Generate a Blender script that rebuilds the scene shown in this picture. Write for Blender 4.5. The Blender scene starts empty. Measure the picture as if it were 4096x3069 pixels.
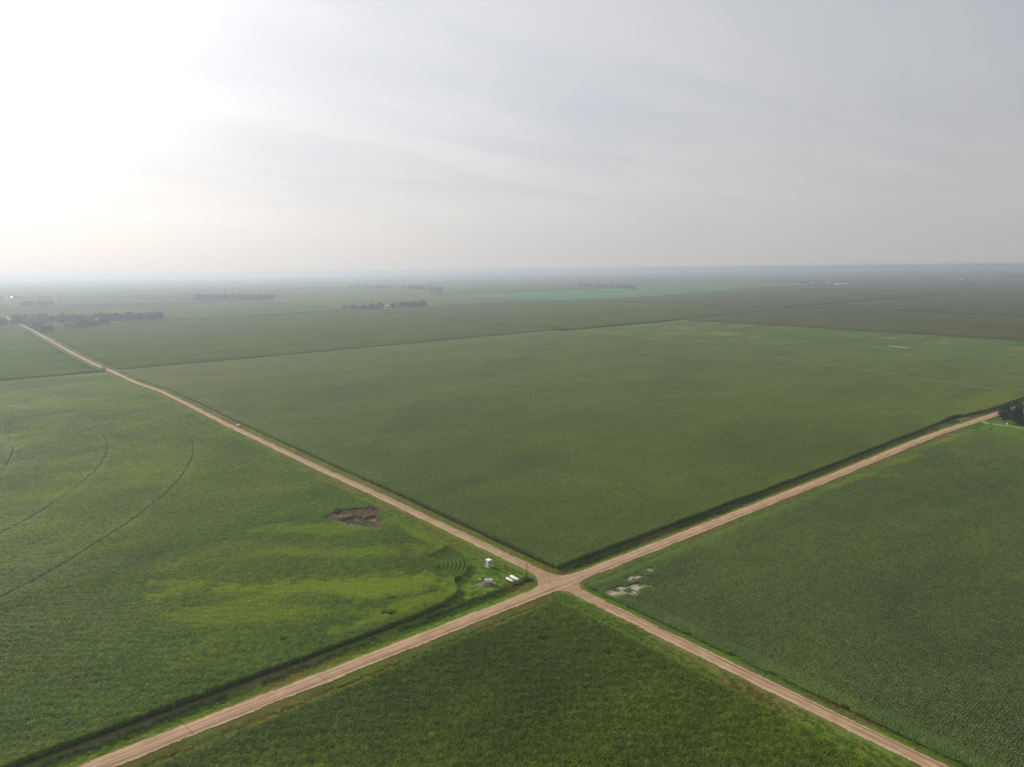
import bpy, math, random
import numpy as np
rng = np.random.default_rng(7); random.seed(7)
SC = bpy.context.scene; COL = SC.collection
R = math.radians

# ------------------------------------------------------------------ camera
CAM = np.array([-164.4, -175.1, 113.0])
YAW, PITCH, ROLL = R(50.66816), R(9.19209), R(-0.61786)
fw = np.array([math.cos(YAW)*math.cos(PITCH), math.sin(YAW)*math.cos(PITCH), -math.sin(PITCH)])
rt = np.array([math.sin(YAW), -math.cos(YAW), 0.0]); up = np.cross(rt, fw)
r2 = rt*math.cos(ROLL)+up*math.sin(ROLL); u2 = up*math.cos(ROLL)-rt*math.sin(ROLL)
cd = bpy.data.cameras.new('camera'); cam = bpy.data.objects.new('camera', cd); COL.objects.link(cam)
from mathutils import Matrix, Vector
M = Matrix(((r2[0], u2[0], -fw[0], CAM[0]), (r2[1], u2[1], -fw[1], CAM[1]), (r2[2], u2[2], -fw[2], CAM[2]), (0, 0, 0, 1)))
cam.matrix_world = M
cd.sensor_width = 36; cd.lens = 36*2823.08/4096; cd.clip_start = 1; cd.clip_end = 120000
SC.camera = cam

# ------------------------------------------------------------------ light, sky, exposure
SUN_AZ, SUN_EL = R(97), R(26)           # counted from +X (along the crossing road)
SUND = np.array([math.cos(SUN_AZ)*math.cos(SUN_EL), math.sin(SUN_AZ)*math.cos(SUN_EL), math.sin(SUN_EL)])
sl = bpy.data.lights.new('sun', 'SUN'); sl.energy = 5.0; sl.angle = R(0.8); sl.color = (1.0, 0.93, 0.80)
so = bpy.data.objects.new('sun', sl); COL.objects.link(so)
so.rotation_euler = Vector(SUND).to_track_quat('Z', 'Y').to_euler(); so.location = (0, 0, 400)

W = bpy.data.worlds.new('World'); SC.world = W; W.use_nodes = True
nt = W.node_tree; nt.nodes.clear(); L = nt.links.new
def nn(nt, t, **kw):
    n = nt.nodes.new(t)
    for k, v in kw.items():
        if k.startswith('i_'): n.inputs[k[2:].replace('_', ' ')].default_value = v
        else: setattr(n, k, v)
    return n
def mth(nt, op, a, b=None, c=None, clamp=False):
    n = nt.nodes.new('ShaderNodeMath'); n.operation = op; n.use_clamp = clamp
    for i, v in enumerate((a, b, c)):
        if v is None: continue
        if isinstance(v, (int, float)): n.inputs[i].default_value = v
        else: nt.links.new(v, n.inputs[i])
    return n.outputs[0]
def vmul(nt, v, s):
    n = nt.nodes.new('ShaderNodeVectorMath'); n.operation = 'MULTIPLY'; nt.links.new(v, n.inputs[0]); n.inputs[1].default_value = s
    return n.outputs[0]
def mixc(nt, f, a, b, blend='MIX'):
    n = nt.nodes.new('ShaderNodeMix'); n.data_type = 'RGBA'; n.blend_type = blend
    for i, v in ((0, f), (6, a), (7, b)):
        if isinstance(v, (int, float)): n.inputs[i].default_value = v
        elif isinstance(v, (tuple, list)): n.inputs[i].default_value = (*v[:3], 1)
        else: nt.links.new(v, n.inputs[i])
    return n.outputs[2]
def ramp(nt, f, stops, interp='LINEAR'):
    n = nt.nodes.new('ShaderNodeValToRGB'); cr = n.color_ramp; cr.interpolation = interp
    while len(cr.elements) < len(stops): cr.elements.new(0.5)
    for e, (p, c) in zip(cr.elements, stops):
        e.position = p; e.color = (*c, 1) if len(c) == 3 else c
    nt.links.new(f, n.inputs[0]); return n.outputs[0]
def noise(nt, vec, scale, detail=3, rough=0.55, dist=0.0):
    n = nt.nodes.new('ShaderNodeTexNoise'); n.inputs['Scale'].default_value = scale; n.inputs['Detail'].default_value = detail
    n.inputs['Roughness'].default_value = rough; n.inputs['Distortion'].default_value = dist
    nt.links.new(vec, n.inputs['Vector']); return n.outputs['Fac']
def mapr(nt, v, a, b, c, d, smooth=False):
    n = nt.nodes.new('ShaderNodeMapRange'); n.clamp = True
    if smooth: n.interpolation_type = 'SMOOTHSTEP'
    nt.links.new(v, n.inputs['Value'])
    for k, x in (('From Min', a), ('From Max', b), ('To Min', c), ('To Max', d)): n.inputs[k].default_value = x
    return n.outputs['Result']

sky = nn(nt, 'ShaderNodeTexSky', sky_type='NISHITA'); sky.sun_disc = False
sky.sun_elevation = SUN_EL; sky.sun_rotation = math.pi/2 - SUN_AZ      # the sky counts from +Y, clockwise
sky.air_density = 1.0; sky.dust_density = 4.0; sky.ozone_density = 1.0; sky.altitude = 100
tc = nn(nt, 'ShaderNodeTexCoord'); nrm = nn(nt, 'ShaderNodeVectorMath', operation='NORMALIZE'); L(tc.outputs['Generated'], nrm.inputs[0])
dot = nn(nt, 'ShaderNodeVectorMath', operation='DOT_PRODUCT'); L(nrm.outputs[0], dot.inputs[0]); dot.inputs[1].default_value = SUND
theta = mth(nt, 'ARCCOSINE', mth(nt, 'MINIMUM', mth(nt, 'MAXIMUM', dot.outputs['Value'], -0.9999), 0.9999))
sep = nn(nt, 'ShaderNodeSeparateXYZ'); L(nrm.outputs[0], sep.inputs[0])
zc = mth(nt, 'MAXIMUM', sep.outputs['Z'], 0.0)
# thin hazy cloud veil: bright round the hidden sun, grey away from it, faint streaks
veil = mth(nt, 'ADD', 0.40, mth(nt, 'MULTIPLY', 1.20, mth(nt, 'EXPONENT', mth(nt, 'MULTIPLY', theta, -1/R(36)))))
dome = nn(nt, 'ShaderNodeVectorMath', operation='DIVIDE'); L(nrm.outputs[0], dome.inputs[0])
cz = nn(nt, 'ShaderNodeCombineXYZ'); za = mth(nt, 'ADD', zc, 0.10)
for i in range(3): L(za, cz.inputs[i])
L(cz.outputs[0], dome.inputs[1])
rot = nn(nt, 'ShaderNodeMapping'); rot.inputs['Rotation'].default_value = (0, 0, R(28)); rot.inputs['Scale'].default_value = (0.55, 1.5, 0.0)
L(dome.outputs[0], rot.inputs['Vector'])
st = noise(nt, rot.outputs[0], 0.8, 5, 0.55, 0.6)
st2 = noise(nt, rot.outputs[0], 0.28, 2, 0.5, 0.3)
fade = mapr(nt, sep.outputs['Z'], 0.02, 0.16, 0.0, 1.0, True)
s_ = mth(nt, 'ADD', mth(nt, 'MULTIPLY', mth(nt, 'SUBTRACT', st, 0.5), 0.36), mth(nt, 'MULTIPLY', mth(nt, 'SUBTRACT', st2, 0.5), 0.55))
s_ = mth(nt, 'MULTIPLY', s_, fade)
vL = mth(nt, 'MULTIPLY', veil, mth(nt, 'ADD', 1.0, s_))
hz = mapr(nt, sep.outputs['Z'], 0.0, 0.22, 0.0, 1.0)
tint = mixc(nt, hz, (1.0, 0.975, 0.958), (0.975, 0.985, 1.02))
tint = mixc(nt, mth(nt, 'MULTIPLY', mapr(nt, s_, -0.16, 0.02, 1, 0), 0.6), tint, (0.90, 0.97, 1.10))
vc = nn(nt, 'ShaderNodeVectorMath', operation='SCALE'); L(tint, vc.inputs[0]); L(mth(nt, 'MULTIPLY', vL, 10.0), vc.inputs['Scale'])
skymix = mixc(nt, 0.90, sky.outputs[0], vc.outputs[0])
bg = nn(nt, 'ShaderNodeBackground'); bg.inputs['Strength'].default_value = 0.10; L(skymix, bg.inputs['Color'])
wo = nn(nt, 'ShaderNodeOutputWorld'); L(bg.outputs[0], wo.inputs['Surface'])

vs = SC.view_settings; vs.view_transform = 'Standard'; vs.look = 'None'; vs.gamma = 1; vs.use_curve_mapping = False; vs.exposure = 0.0
SC.render.engine = 'CYCLES'
cy = SC.cycles; cy.max_bounces = 6; cy.diffuse_bounces = 4; cy.glossy_bounces = 2; cy.transmission_bounces = 4; cy.transparent_max_bounces = 8
cy.volume_bounces = 0; cy.use_denoising = True; cy.denoiser = 'OPENIMAGEDENOISE'; cy.denoising_input_passes = 'RGB_ALBEDO_NORMAL'; cy.denoising_prefilter = 'NONE'

# ------------------------------------------------------------------ terrain
def _prof(xs, zs, sig):
    g = np.arange(-3000., 6000., 10.); v = np.interp(g, xs, zs)
    k = np.exp(-0.5*(np.arange(-30, 31)*10/sig)**2); k /= k.sum()
    return g, np.convolve(np.pad(v, 30, 'edge'), k, 'valid')
PA = _prof([-3000, 0, 134, 210, 305, 362, 400, 442, 490, 545, 581, 607, 619, 660, 704, 752, 791, 849, 909, 982, 1087, 1239, 1434, 1555, 1760, 1872, 1992, 3000, 6000],
           [0, 0, .3, -.3, -.85, -1.2, -1.0, -.6, -.4, -.35, -1.1, -2.3, -3.0, -4.3, -5.2, -5.4, -5.9, -7.3, -8.2, -8.7, -9.05, -8.4, -6.6, -5.5, -5.2, -6.1, -7.5, -4, 0], 16)
PB = _prof([-3000, 0, 240, 290, 353, 471, 700, 1200, 6000], [0, 0, .1, 1.2, 1.4, -2.4, -5, 0, 0], 30)
def terrain(x, y):
    x = np.asarray(x, float); y = np.asarray(y, float)
    z = np.interp(y, *PA)*np.exp(-(x/700)**2)+np.interp(x, *PB)*np.exp(-(y/350)**2)
    d = np.hypot(x, y); a = np.clip((d-600)/2400, 0, 1); a = a*a*(3-2*a)
    n = (np.sin(x*.0041+y*.0013+1.1)+np.sin(y*.0037-x*.0021+2.3)+.7*np.sin((x+y)*.0062+.4)+.8*np.sin((x-y)*.0017))
    b = np.clip((d-6000)/14000, 0, 1)
    n2 = np.sin(x*.0006+1.7)+np.sin(y*.00071+.3)+np.sin((x*.8-y*.5)*.0011)
    return z+a*n*1.5*np.clip(np.abs(x)/300, 0.15, 1)+b*(n2*4.5-4)
def sstep(a, b, v):
    t = np.clip((v-a)/(b-a), 0, 1); return t*t*(3-2*t)
RA_N = 0.6                                 # road centre lines: road A runs along Y near x=0.6, road B along X near y=0.25
def rac(y): return np.interp(y, [-200, -60, 0, 20, 90, 200, 400, 3000], [.6, .6, 1.1, 1.5, 1.2, .1, -.2, 0])
def rbc(x): return np.interp(x, [-300, 0, 100, 200, 6000], [.25, .25, .1, .3, .2])
def road_off(x, y):
    """bank of the two roads and the ditches beside them"""
    dx = np.abs(x-rac(y)); dy = np.abs(y-rbc(x))
    def emb(d): return 0.45*(1-sstep(2.6, 5.2, d))
    def ditch(d): return -0.45*np.exp(-((d-7.3)/1.5)**2)
    nA = 1-sstep(9, 16, dx); nB = 1-sstep(9, 16, dy)
    far = 1-sstep(1500, 2500, np.hypot(x, y))
    return (np.maximum(emb(dx), emb(dy)) + ditch(dx)*(1-nB) + ditch(dy)*(1-nA))*far
def gz(x, y): return terrain(x, y)+road_off(x, y)

# ------------------------------------------------------------------ mesh helpers
def setp(o, label=None, cat=None, group=None, kind=None):
    if label: o['label'] = label
    if cat: o['category'] = cat
    if group: o['group'] = group
    if kind: o['kind'] = kind
    return o
def mesh_obj(name, V, F, mats, mi=None, parent=None, smooth=False, attrs=None):
    me = bpy.data.meshes.new(name)
    V = np.asarray(V, np.float32); 
    if isinstance(F, np.ndarray):
        n, k = F.shape
        me.vertices.add(len(V)); me.vertices.foreach_set('co', V.ravel())
        me.loops.add(n*k); me.loops.foreach_set('vertex_index', F.ravel().astype(np.int32))
        me.polygons.add(n); me.polygons.foreach_set('loop_start', np.arange(0, n*k, k, dtype=np.int32))
        try: me.polygons.foreach_set('loop_total', np.full(n, k, np.int32))
        except Exception: pass
        me.update(calc_edges=True)
    else:
        me.from_pydata([tuple(map(float, v)) for v in V], [], [tuple(int(i) for i in f) for f in F])
    for m in (mats if isinstance(mats, (list, tuple)) else [mats]): me.materials.append(m)
    if mi is not None: me.polygons.foreach_set('material_index', np.asarray(mi, np.int32))
    if smooth: me.polygons.foreach_set('use_smooth', np.ones(len(me.polygons), bool))
    for k, v in (attrs or {}).items():
        a = me.attributes.new(k, 'FLOAT', 'POINT'); a.data.foreach_set('value', np.asarray(v, np.float32))
    me.update()
    o = bpy.data.objects.new(name, me); COL.objects.link(o)
    if parent: o.parent = parent
    return o
def empty(name, loc, rz=0):
    o = bpy.data.objects.new(name, None); o.empty_display_size = 0.3; o.location = loc; o.rotation_euler = (0, 0, rz); COL.objects.link(o); return o
class MB:
    def __init__(s): s.V = []; s.F = []; s.mi = []
    def add(s, V, F, m=0):
        b = len(s.V); s.V += [tuple(map(float, v)) for v in V]; s.F += [tuple(b+i for i in f) for f in F]; s.mi += [m]*len(F); return s
    def box(s, c, d, rz=0, m=0, taper=1.0):
        x, y, z = d[0]/2, d[1]/2, d[2]/2; ca, sa = math.cos(rz), math.sin(rz); V = []
        for sz in (-1, 1):
            t = 1 if sz < 0 else taper
            for sx, sy in ((-1, -1), (1, -1), (1, 1), (-1, 1)):
                a, b = sx*x*t, sy*y*t; V.append((c[0]+a*ca-b*sa, c[1]+a*sa+b*ca, c[2]+sz*z))
        return s.add(V, [(3, 2, 1, 0), (4, 5, 6, 7), (0, 1, 5, 4), (1, 2, 6, 5), (2, 3, 7, 6), (3, 0, 4, 7)], m)
    def tube(s, p0, p1, r0, r1=None, n=8, m=0, cap=True):
        r1 = r0 if r1 is None else r1
        p0 = Vector(p0); p1 = Vector(p1); d = (p1-p0).normalized(); q = d.to_track_quat('Z', 'Y'); V = []
        for p, r in ((p0, r0), (p1, r1)):
            for i in range(n):
                a = 2*math.pi*i/n; V.append(tuple(p+q @ Vector((r*math.cos(a), r*math.sin(a), 0))))
        F = [(i, (i+1) % n, n+(i+1) % n, n+i) for i in range(n)]
        if cap: F += [tuple(range(n-1, -1, -1)), tuple(range(n, 2*n))]
        return s.add(V, F, m)
    def lathe(s, base, axis, prof, n=16, m=0):
        base = Vector(base); q = Vector(axis).to_track_quat('Z', 'Y'); V = []
        for (r, h) in prof:
            for i in range(n):
                a = 2*math.pi*i/n; V.append(tuple(base+q @ Vector((r*math.cos(a), r*math.sin(a), h))))
        F = []
        for j in range(len(prof)-1):
            for i in range(n): F.append((j*n+i, j*n+(i+1) % n, (j+1)*n+(i+1) % n, (j+1)*n+i))
        F += [tuple(range(n-1, -1, -1)), tuple(range((len(prof)-1)*n, len(prof)*n))]
        return s.add(V, F, m)
    def prism(s, poly, p0, p1, m=0):
        """poly in (a,b) at x=p0 and x=p1 along X"""
        n = len(poly); V = [(p0, a, b) for a, b in poly]+[(p1, a, b) for a, b in poly]
        return s.add(V, [tuple(range(n)), tuple(range(2*n-1, n-1, -1))]+[(i, n+i, n+(i+1) % n, (i+1) % n) for i in range(n)], m)
    def obj(s, name, mats, parent=None, smooth=False): return mesh_obj(name, s.V, s.F, mats, s.mi, parent, smooth)

# ------------------------------------------------------------------ materials
def newmat(name):
    m = bpy.data.materials.new(name); m.use_nodes = True; nt = m.node_tree; nt.nodes.clear()
    return m, nt, nn(nt, 'ShaderNodeOutputMaterial')
def pos(nt): return nn(nt, 'ShaderNodeNewGeometry').outputs['Position']
def simple(name, col, rough=0.6, metal=0.0, var=0.12, scale=3.0, spec=0.4, bump=0.0):
    m, nt, out = newmat(name); b = nn(nt, 'ShaderNodeBsdfPrincipled'); b.inputs['Roughness'].default_value = rough
    b.inputs['Metallic'].default_value = metal; b.inputs['Specular IOR Level'].default_value = spec
    n = noise(nt, nn(nt, 'ShaderNodeTexCoord').outputs['Object'], scale, 4, 0.6)
    c = mixc(nt, n, tuple(v*(1-var*1.6) for v in col), tuple(min(1, v*(1+var)) for v in col)); nt.links.new(c, b.inputs['Base Color'])
    if bump:
        bp = nn(nt, 'ShaderNodeBump'); bp.inputs['Strength'].default_value = bump; bp.inputs['Distance'].default_value = 0.05
        nt.links.new(n, bp.inputs['Height']); nt.links.new(bp.outputs[0], b.inputs['Normal'])
    nt.links.new(b.outputs[0], out.inputs[0]); return m
def field_colour(nt, dark, mid, light, seed=0.0, k=0.5, fine=2.2, yel=None, spots=()):
    """colour of a crop over the field: broad patches, drifting streaks, plant to plant changes"""
    P = pos(nt)
    mp = nn(nt, 'ShaderNodeMapping'); mp.inputs['Location'].default_value = (seed*37, seed*53, 0); mp.inputs['Rotation'].default_value = (0, 0, R(39.3)); mp.inputs['Scale'].default_value = (0.55, 1.0, 0.05)
    nt.links.new(P, mp.inputs['Vector']); Q = mp.outputs[0]
    a = noise(nt, Q, 0.013, 3, 0.55, 0.4); b = noise(nt, Q, 0.05, 4, 0.6, 0.3); c = noise(nt, P, fine, 2, 0.6)
    t = mth(nt, 'ADD', mth(nt, 'MULTIPLY', mapr(nt, a, 0.3, 0.7, 0, 1), k), mth(nt, 'MULTIPLY', mapr(nt, b, 0.3, 0.72, 0, 1), 0.30))
    t = mth(nt, 'ADD', t, mth(nt, 'MULTIPLY', mth(nt, 'SUBTRACT', noise(nt, P, 1.0, 2, .6), 0.5), 1.1))
    t = mth(nt, 'ADD', t, mth(nt, 'ADD', mth(nt, 'MULTIPLY', mth(nt, 'SUBTRACT', c, 0.5), 0.9), mth(nt, 'MULTIPLY', mth(nt, 'SUBTRACT', noise(nt, P, .42, 3, .7), 0.5), 1.5)))
    col = ramp(nt, t, [(0.0, dark), (0.42, mid), (0.9, light)])
    if spots:                 # ripening or stressed areas of this crop: (x, y, half length, half width, direction, amount, colour)
        for sx_, sy_, ra, rb, an, am, cc in spots:
            m2 = nn(nt, 'ShaderNodeMapping', vector_type='TEXTURE'); m2.inputs['Location'].default_value = (sx_, sy_, 0); m2.inputs['Rotation'].default_value = (0, 0, R(an)); m2.inputs['Scale'].default_value = (ra, rb, 1e6)
            nt.links.new(P, m2.inputs['Vector']); ln = nn(nt, 'ShaderNodeVectorMath', operation='LENGTH'); nt.links.new(m2.outputs[0], ln.inputs[0])
            q = mth(nt, 'ADD', ln.outputs['Value'], mth(nt, 'MULTIPLY', mth(nt, 'SUBTRACT', b, .5), 3.0))
            q = mth(nt, 'ADD', q, mth(nt, 'MULTIPLY', mth(nt, 'SUBTRACT', noise(nt, P, .22, 3, .65), .5), 1.8))
            col = mixc(nt, mapr(nt, q, .35, 1.15, am, 0, True), col, cc)
    if yel:
        y = noise(nt, Q, yel[1], 3, 0.6, 0.5)
        col = mixc(nt, mapr(nt, y, yel[2], yel[2]+0.10, 0, yel[3], True), col, yel[0])
    return col
def leafmat(name, dark, mid, light, trans=0.38, seed=0.0, k=0.5, rough=0.6, spec=0.16, yel=None, fine=2.2, tcol=1.25, spots=()):
    m, nt, out = newmat(name); col = field_colour(nt, dark, mid, light, seed, k, fine, yel, spots)
    b = nn(nt, 'ShaderNodeBsdfPrincipled'); b.inputs['Roughness'].default_value = rough; b.inputs['Specular IOR Level'].default_value = spec
    nt.links.new(col, b.inputs['Base Color'])
    t = nn(nt, 'ShaderNodeBsdfTranslucent'); tc_ = mixc(nt, 1.0, col, (1.25*tcol, 1.15*tcol, 0.55*tcol), 'MULTIPLY'); nt.links.new(tc_, t.inputs['Color'])
    mx = nn(nt, 'ShaderNodeMixShader'); mx.inputs[0].default_value = trans
    nt.links.new(b.outputs[0], mx.inputs[1]); nt.links.new(t.outputs[0], mx.inputs[2]); nt.links.new(mx.outputs[0], out.inputs[0]); return m
def sheetmat(name, dark, mid, light, seed=0.0, k=0.5, yel=None, bump=0.6, fine=0.5, spots=()):  # canopy colours set darker than the leaves, with their self-shadow painted in
    m, nt, out = newmat(name); col = field_colour(nt, dark, mid, light, seed, k, fine, yel, spots)
    b = nn(nt, 'ShaderNodeBsdfPrincipled'); b.inputs['Roughness'].default_value = 0.95; b.inputs['Specular IOR Level'].default_value = 0.0
    nt.links.new(col, b.inputs['Base Color'])
    P = pos(nt); h = mth(nt, 'ADD', noise(nt, P, 0.45, 3, 0.7), noise(nt, P, 0.09, 2, 0.5))
    bp = nn(nt, 'ShaderNodeBump'); bp.inputs['Strength'].default_value = bump; bp.inputs['Distance'].default_value = 0.8
    nt.links.new(h, bp.inputs['Height']); nt.links.new(bp.outputs[0], b.inputs['Normal'])
    nt.links.new(b.outputs[0], out.inputs[0]); return m

# crop colours -----------------------------------------------------
M_cornS = leafmat('corn_leaf_dark', (.056, .108, .010), (.110, .190, .016), (.27, .37, .022), trans=.5, seed=1, k=.6)
M_cornW = leafmat('corn_leaf_green', (.062, .140, .016), (.122, .240, .020), (.28, .40, .016), trans=.5, seed=2, k=.65, spots=[(-62, 46, 66, 10, -39, .9, (.36, .49, .02)), (-94, 50, 40, 8, -39, .7, (.32, .46, .02)), (-43, 19, 34, 6, 0, .75, (.36, .49, .02)), (-45, 108, 34, 8, -39, .7, (.32, .44, .018)), (-48, 76, 44, 7, -39, .6, (.35, .46, .02)), (-14, 80, 26, 3.4, 90, .7, (.32, .46, .018)), (-58, 285, 46, 20, -39, .5, (.20, .29, .016)), (-22, 612, 60, 30, -39, .45, (.24, .29, .02)), (-120, 224, 50, 12, -39, .4, (.18, .27, .016))])
M_cornN = leafmat('corn_leaf_olive', (.112, .190, .046), (.172, .272, .060), (.26, .37, .068), trans=.48, seed=3, k=.34, spots=[(520, 24, 90, 16, 5, .55, (.30, .37, .02)), (24, 178, 120, 5, 90, .45, (.17, .24, .02)), (40, 640, 110, 40, -39, .55, (.24, .27, .03)), (128, 690, 170, 35, -39, .4, (.22, .25, .03)), (622, 108, 30, 9, -70, .6, (.24, .17, .06))])
M_tassS = leafmat('tassel_green', (.14, .17, .03), (.17, .20, .04), (.24, .27, .05), trans=.2, seed=4)
M_tassN = leafmat('tassel_tan', (.16, .13, .045), (.20, .16, .055), (.25, .20, .07), trans=.2, seed=5)
M_stalk = simple('corn_stalk', (.16, .18, .05), .7)
M_soy = leafmat('soybean_leaf', (.105, .180, .060), (.165, .25, .076), (.25, .34, .08), trans=.45, spots=[(200, -9.5, 34, 2.6, -3, .55, (.27, .31, .03)), (260, -12, 22, 3.5, -6, .7, (.27, .33, .03)), (224, -17, 16, 3.2, -39, .6, (.26, .32, .03)), (333, -10, 28, 3.5, -3, .75, (.31, .34, .03)), (112, -8.5, 50, 1.8, -2, .5, (.20, .27, .03)), (40, -11, 22, 3., -3, .35, (.14, .26, .03))], seed=6, k=.4)
M_weed = leafmat('weed_leaf', (.022, .06, .012), (.04, .10, .018), (.08, .15, .02), seed=7)
M_grass = leafmat('verge_grass', (.14, .165, .040), (.22, .23, .060), (.32, .285, .095), trans=.45, seed=8, k=.4, fine=.9)
M_lawn = leafmat('mown_grass', (.09, .175, .022), (.15, .27, .028), (.24, .33, .038), trans=.4, seed=9, k=.3, fine=.9)
M_dead = leafmat('dead_corn_leaf', (.16, .11, .072), (.245, .16, .10), (.34, .24, .145), trans=.3, seed=10, spec=.1)
M_greyweed = leafmat('grey_weed_leaf', (.13, .14, .070), (.19, .195, .10), (.27, .27, .15), trans=.3, seed=11)
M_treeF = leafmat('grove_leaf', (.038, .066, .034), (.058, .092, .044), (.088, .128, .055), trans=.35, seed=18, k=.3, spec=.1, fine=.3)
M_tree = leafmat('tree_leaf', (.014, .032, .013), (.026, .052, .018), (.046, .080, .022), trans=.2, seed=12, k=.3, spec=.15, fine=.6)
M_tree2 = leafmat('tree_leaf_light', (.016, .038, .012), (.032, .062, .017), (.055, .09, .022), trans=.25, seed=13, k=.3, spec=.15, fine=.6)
M_conif = leafmat('conifer_needles', (.006, .018, .010), (.012, .030, .015), (.022, .045, .020), trans=.08, seed=14, k=.3, spec=.1, fine=.6)
M_bark = simple('bark', (.055, .045, .035), .9, var=.3, scale=6)
S_corn = sheetmat('corn_canopy', (0.039, 0.061, 0.007), (0.059, 0.083, 0.009), (0.088, 0.115, 0.011), spots=[(40, 640, 110, 40, -39, .5, (0.122, 0.134, 0.020)), (128, 690, 170, 35, -39, .4, (0.110, 0.122, 0.020))], seed=3, k=.45)
S_cornG = sheetmat('corn_canopy_green', (0.039, 0.071, 0.007), (0.059, 0.095, 0.009), (0.100, 0.139, 0.010), seed=2, k=.55)
S_cornB = sheetmat('corn_canopy_brown', (0.046, 0.055, 0.017), (0.063, 0.070, 0.022), (0.088, 0.093, 0.024), seed=15, k=.5)
S_soy = sheetmat('soybean_canopy', (0.049, 0.085, 0.022), (0.071, 0.110, 0.028), (0.107, 0.146, 0.032), seed=16, k=.5, yel=((.17, .18, .025), .02, .55, .6), bump=.25)
S_soyL = sheetmat('soybean_canopy_light', (0.046, 0.128, 0.037), (0.067, 0.165, 0.044), (0.104, 0.195, 0.049), seed=17, k=.4, bump=.2)

S_cornL = sheetmat('corn_canopy_left', (0.037, 0.067, 0.010), (0.056, 0.093, 0.012), (0.100, 0.140, 0.013), seed=2, k=.6)
S_cornM = sheetmat('corn_canopy_middle', (0.040, 0.061, 0.011), (0.060, 0.083, 0.015), (0.093, 0.117, 0.017), spots=[(40, 640, 110, 40, -39, .55, (0.122, 0.140, 0.017)), (128, 690, 170, 35, -39, .4, (0.110, 0.122, 0.020))], seed=3, k=.5)
# ground -----------------------------------------------------------
m, nt, out = newmat('field_soil_and_grass'); P = pos(nt)
sx = nn(nt, 'ShaderNodeSeparateXYZ'); nt.links.new(P, sx.inputs[0]); X, Y = sx.outputs['X'], sx.outputs['Y']
dmin = mth(nt, 'MINIMUM', mth(nt, 'ABSOLUTE', X), mth(nt, 'ABSOLUTE', Y))
verge = mapr(nt, dmin, 12.0, 14.0, 1, 0)
def inside(v, a, b): return mth(nt, 'MULTIPLY', mth(nt, 'GREATER_THAN', v, a), mth(nt, 'LESS_THAN', v, b))
yard = mth(nt, 'MULTIPLY', inside(X, -60, 5), inside(Y, 0, 90))
lawn = mth(nt, 'MULTIPLY', inside(X, 375, 700), inside(Y, -160, 0))
gmask = mth(nt, 'MAXIMUM', mth(nt, 'MAXIMUM', verge, yard), lawn)
n1 = noise(nt, P, .06, 4, .6); n2 = noise(nt, P, .8, 4, .65); n3 = noise(nt, P, 5.0, 2, .6)
gt = mth(nt, 'ADD', mth(nt, 'MULTIPLY', n1, .6), mth(nt, 'ADD', mth(nt, 'MULTIPLY', n2, .35), mth(nt, 'MULTIPLY', n3, .2)))
grassy = ramp(nt, gt, [(.36, (.060, .080, .020)), (.52, (.105, .115, .030)), (.66, (.16, .14, .050)), (.78, (.21, .16, .08))])
grassyL = ramp(nt, gt, [(.36, (.055, .105, .017)), (.55, (.095, .155, .021)), (.75, (.15, .175, .035))])
lush = mth(nt, 'MAXIMUM', yard, mth(nt, 'MAXIMUM', lawn, mapr(nt, noise(nt, P, .03, 3, .6), .50, .60, 0, 1)))
grassy = mixc(nt, lush, grassy, grassyL)
# worn pale patches in the pump yard
soil = ramp(nt, n2, [(.3, (.030, .024, .016)), (.7, (.060, .046, .030))])
v = nn(nt, 'ShaderNodeTexVoronoi'); v.distance = 'CHEBYCHEV'; v.inputs['Scale'].default_value = 1/805.; v.inputs['Randomness'].default_value = .35; nt.links.new(P, v.inputs['Vector'])
far = mapr(nt, mth(nt, 'SQRT', mth(nt, 'ADD', mth(nt, 'MULTIPLY', X, X), mth(nt, 'MULTIPLY', Y, Y))), 1500, 1700, 0, 1)
sc_ = nn(nt, 'ShaderNodeSeparateColor'); nt.links.new(v.outputs['Color'], sc_.inputs[0])
crop = ramp(nt, sc_.outputs[0], [(.0, (.038, .054, .014)), (.3, (.062, .074, .022)), (.5, (.050, .092, .024)), (.7, (.088, .088, .034)), (.88, (.070, .130, .034))], 'CONSTANT')
crop = mixc(nt, mapr(nt, noise(nt, P, .006, 4, .6), .3, .7, 0, .6), crop, (.060, .070, .024))
base = mixc(nt, far, soil, crop); base = mixc(nt, mth(nt, 'MULTIPLY', gmask, mth(nt, 'SUBTRACT', 1.0, mth(nt, 'MULTIPLY', far, .5))), base, grassy)
b = nn(nt, 'ShaderNodeBsdfPrincipled'); b.inputs['Roughness'].default_value = .95; b.inputs['Specular IOR Level'].default_value = 0
nt.links.new(base, b.inputs['Base Color'])
bp = nn(nt, 'ShaderNodeBump'); bp.inputs['Strength'].default_value = .7; bp.inputs['Distance'].default_value = .25
nt.links.new(mth(nt, 'ADD', n2, n3), bp.inputs['Height']); nt.links.new(bp.outputs[0], b.inputs['Normal'])
nt.links.new(b.outputs[0], out.inputs[0]); M_ground = m

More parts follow.
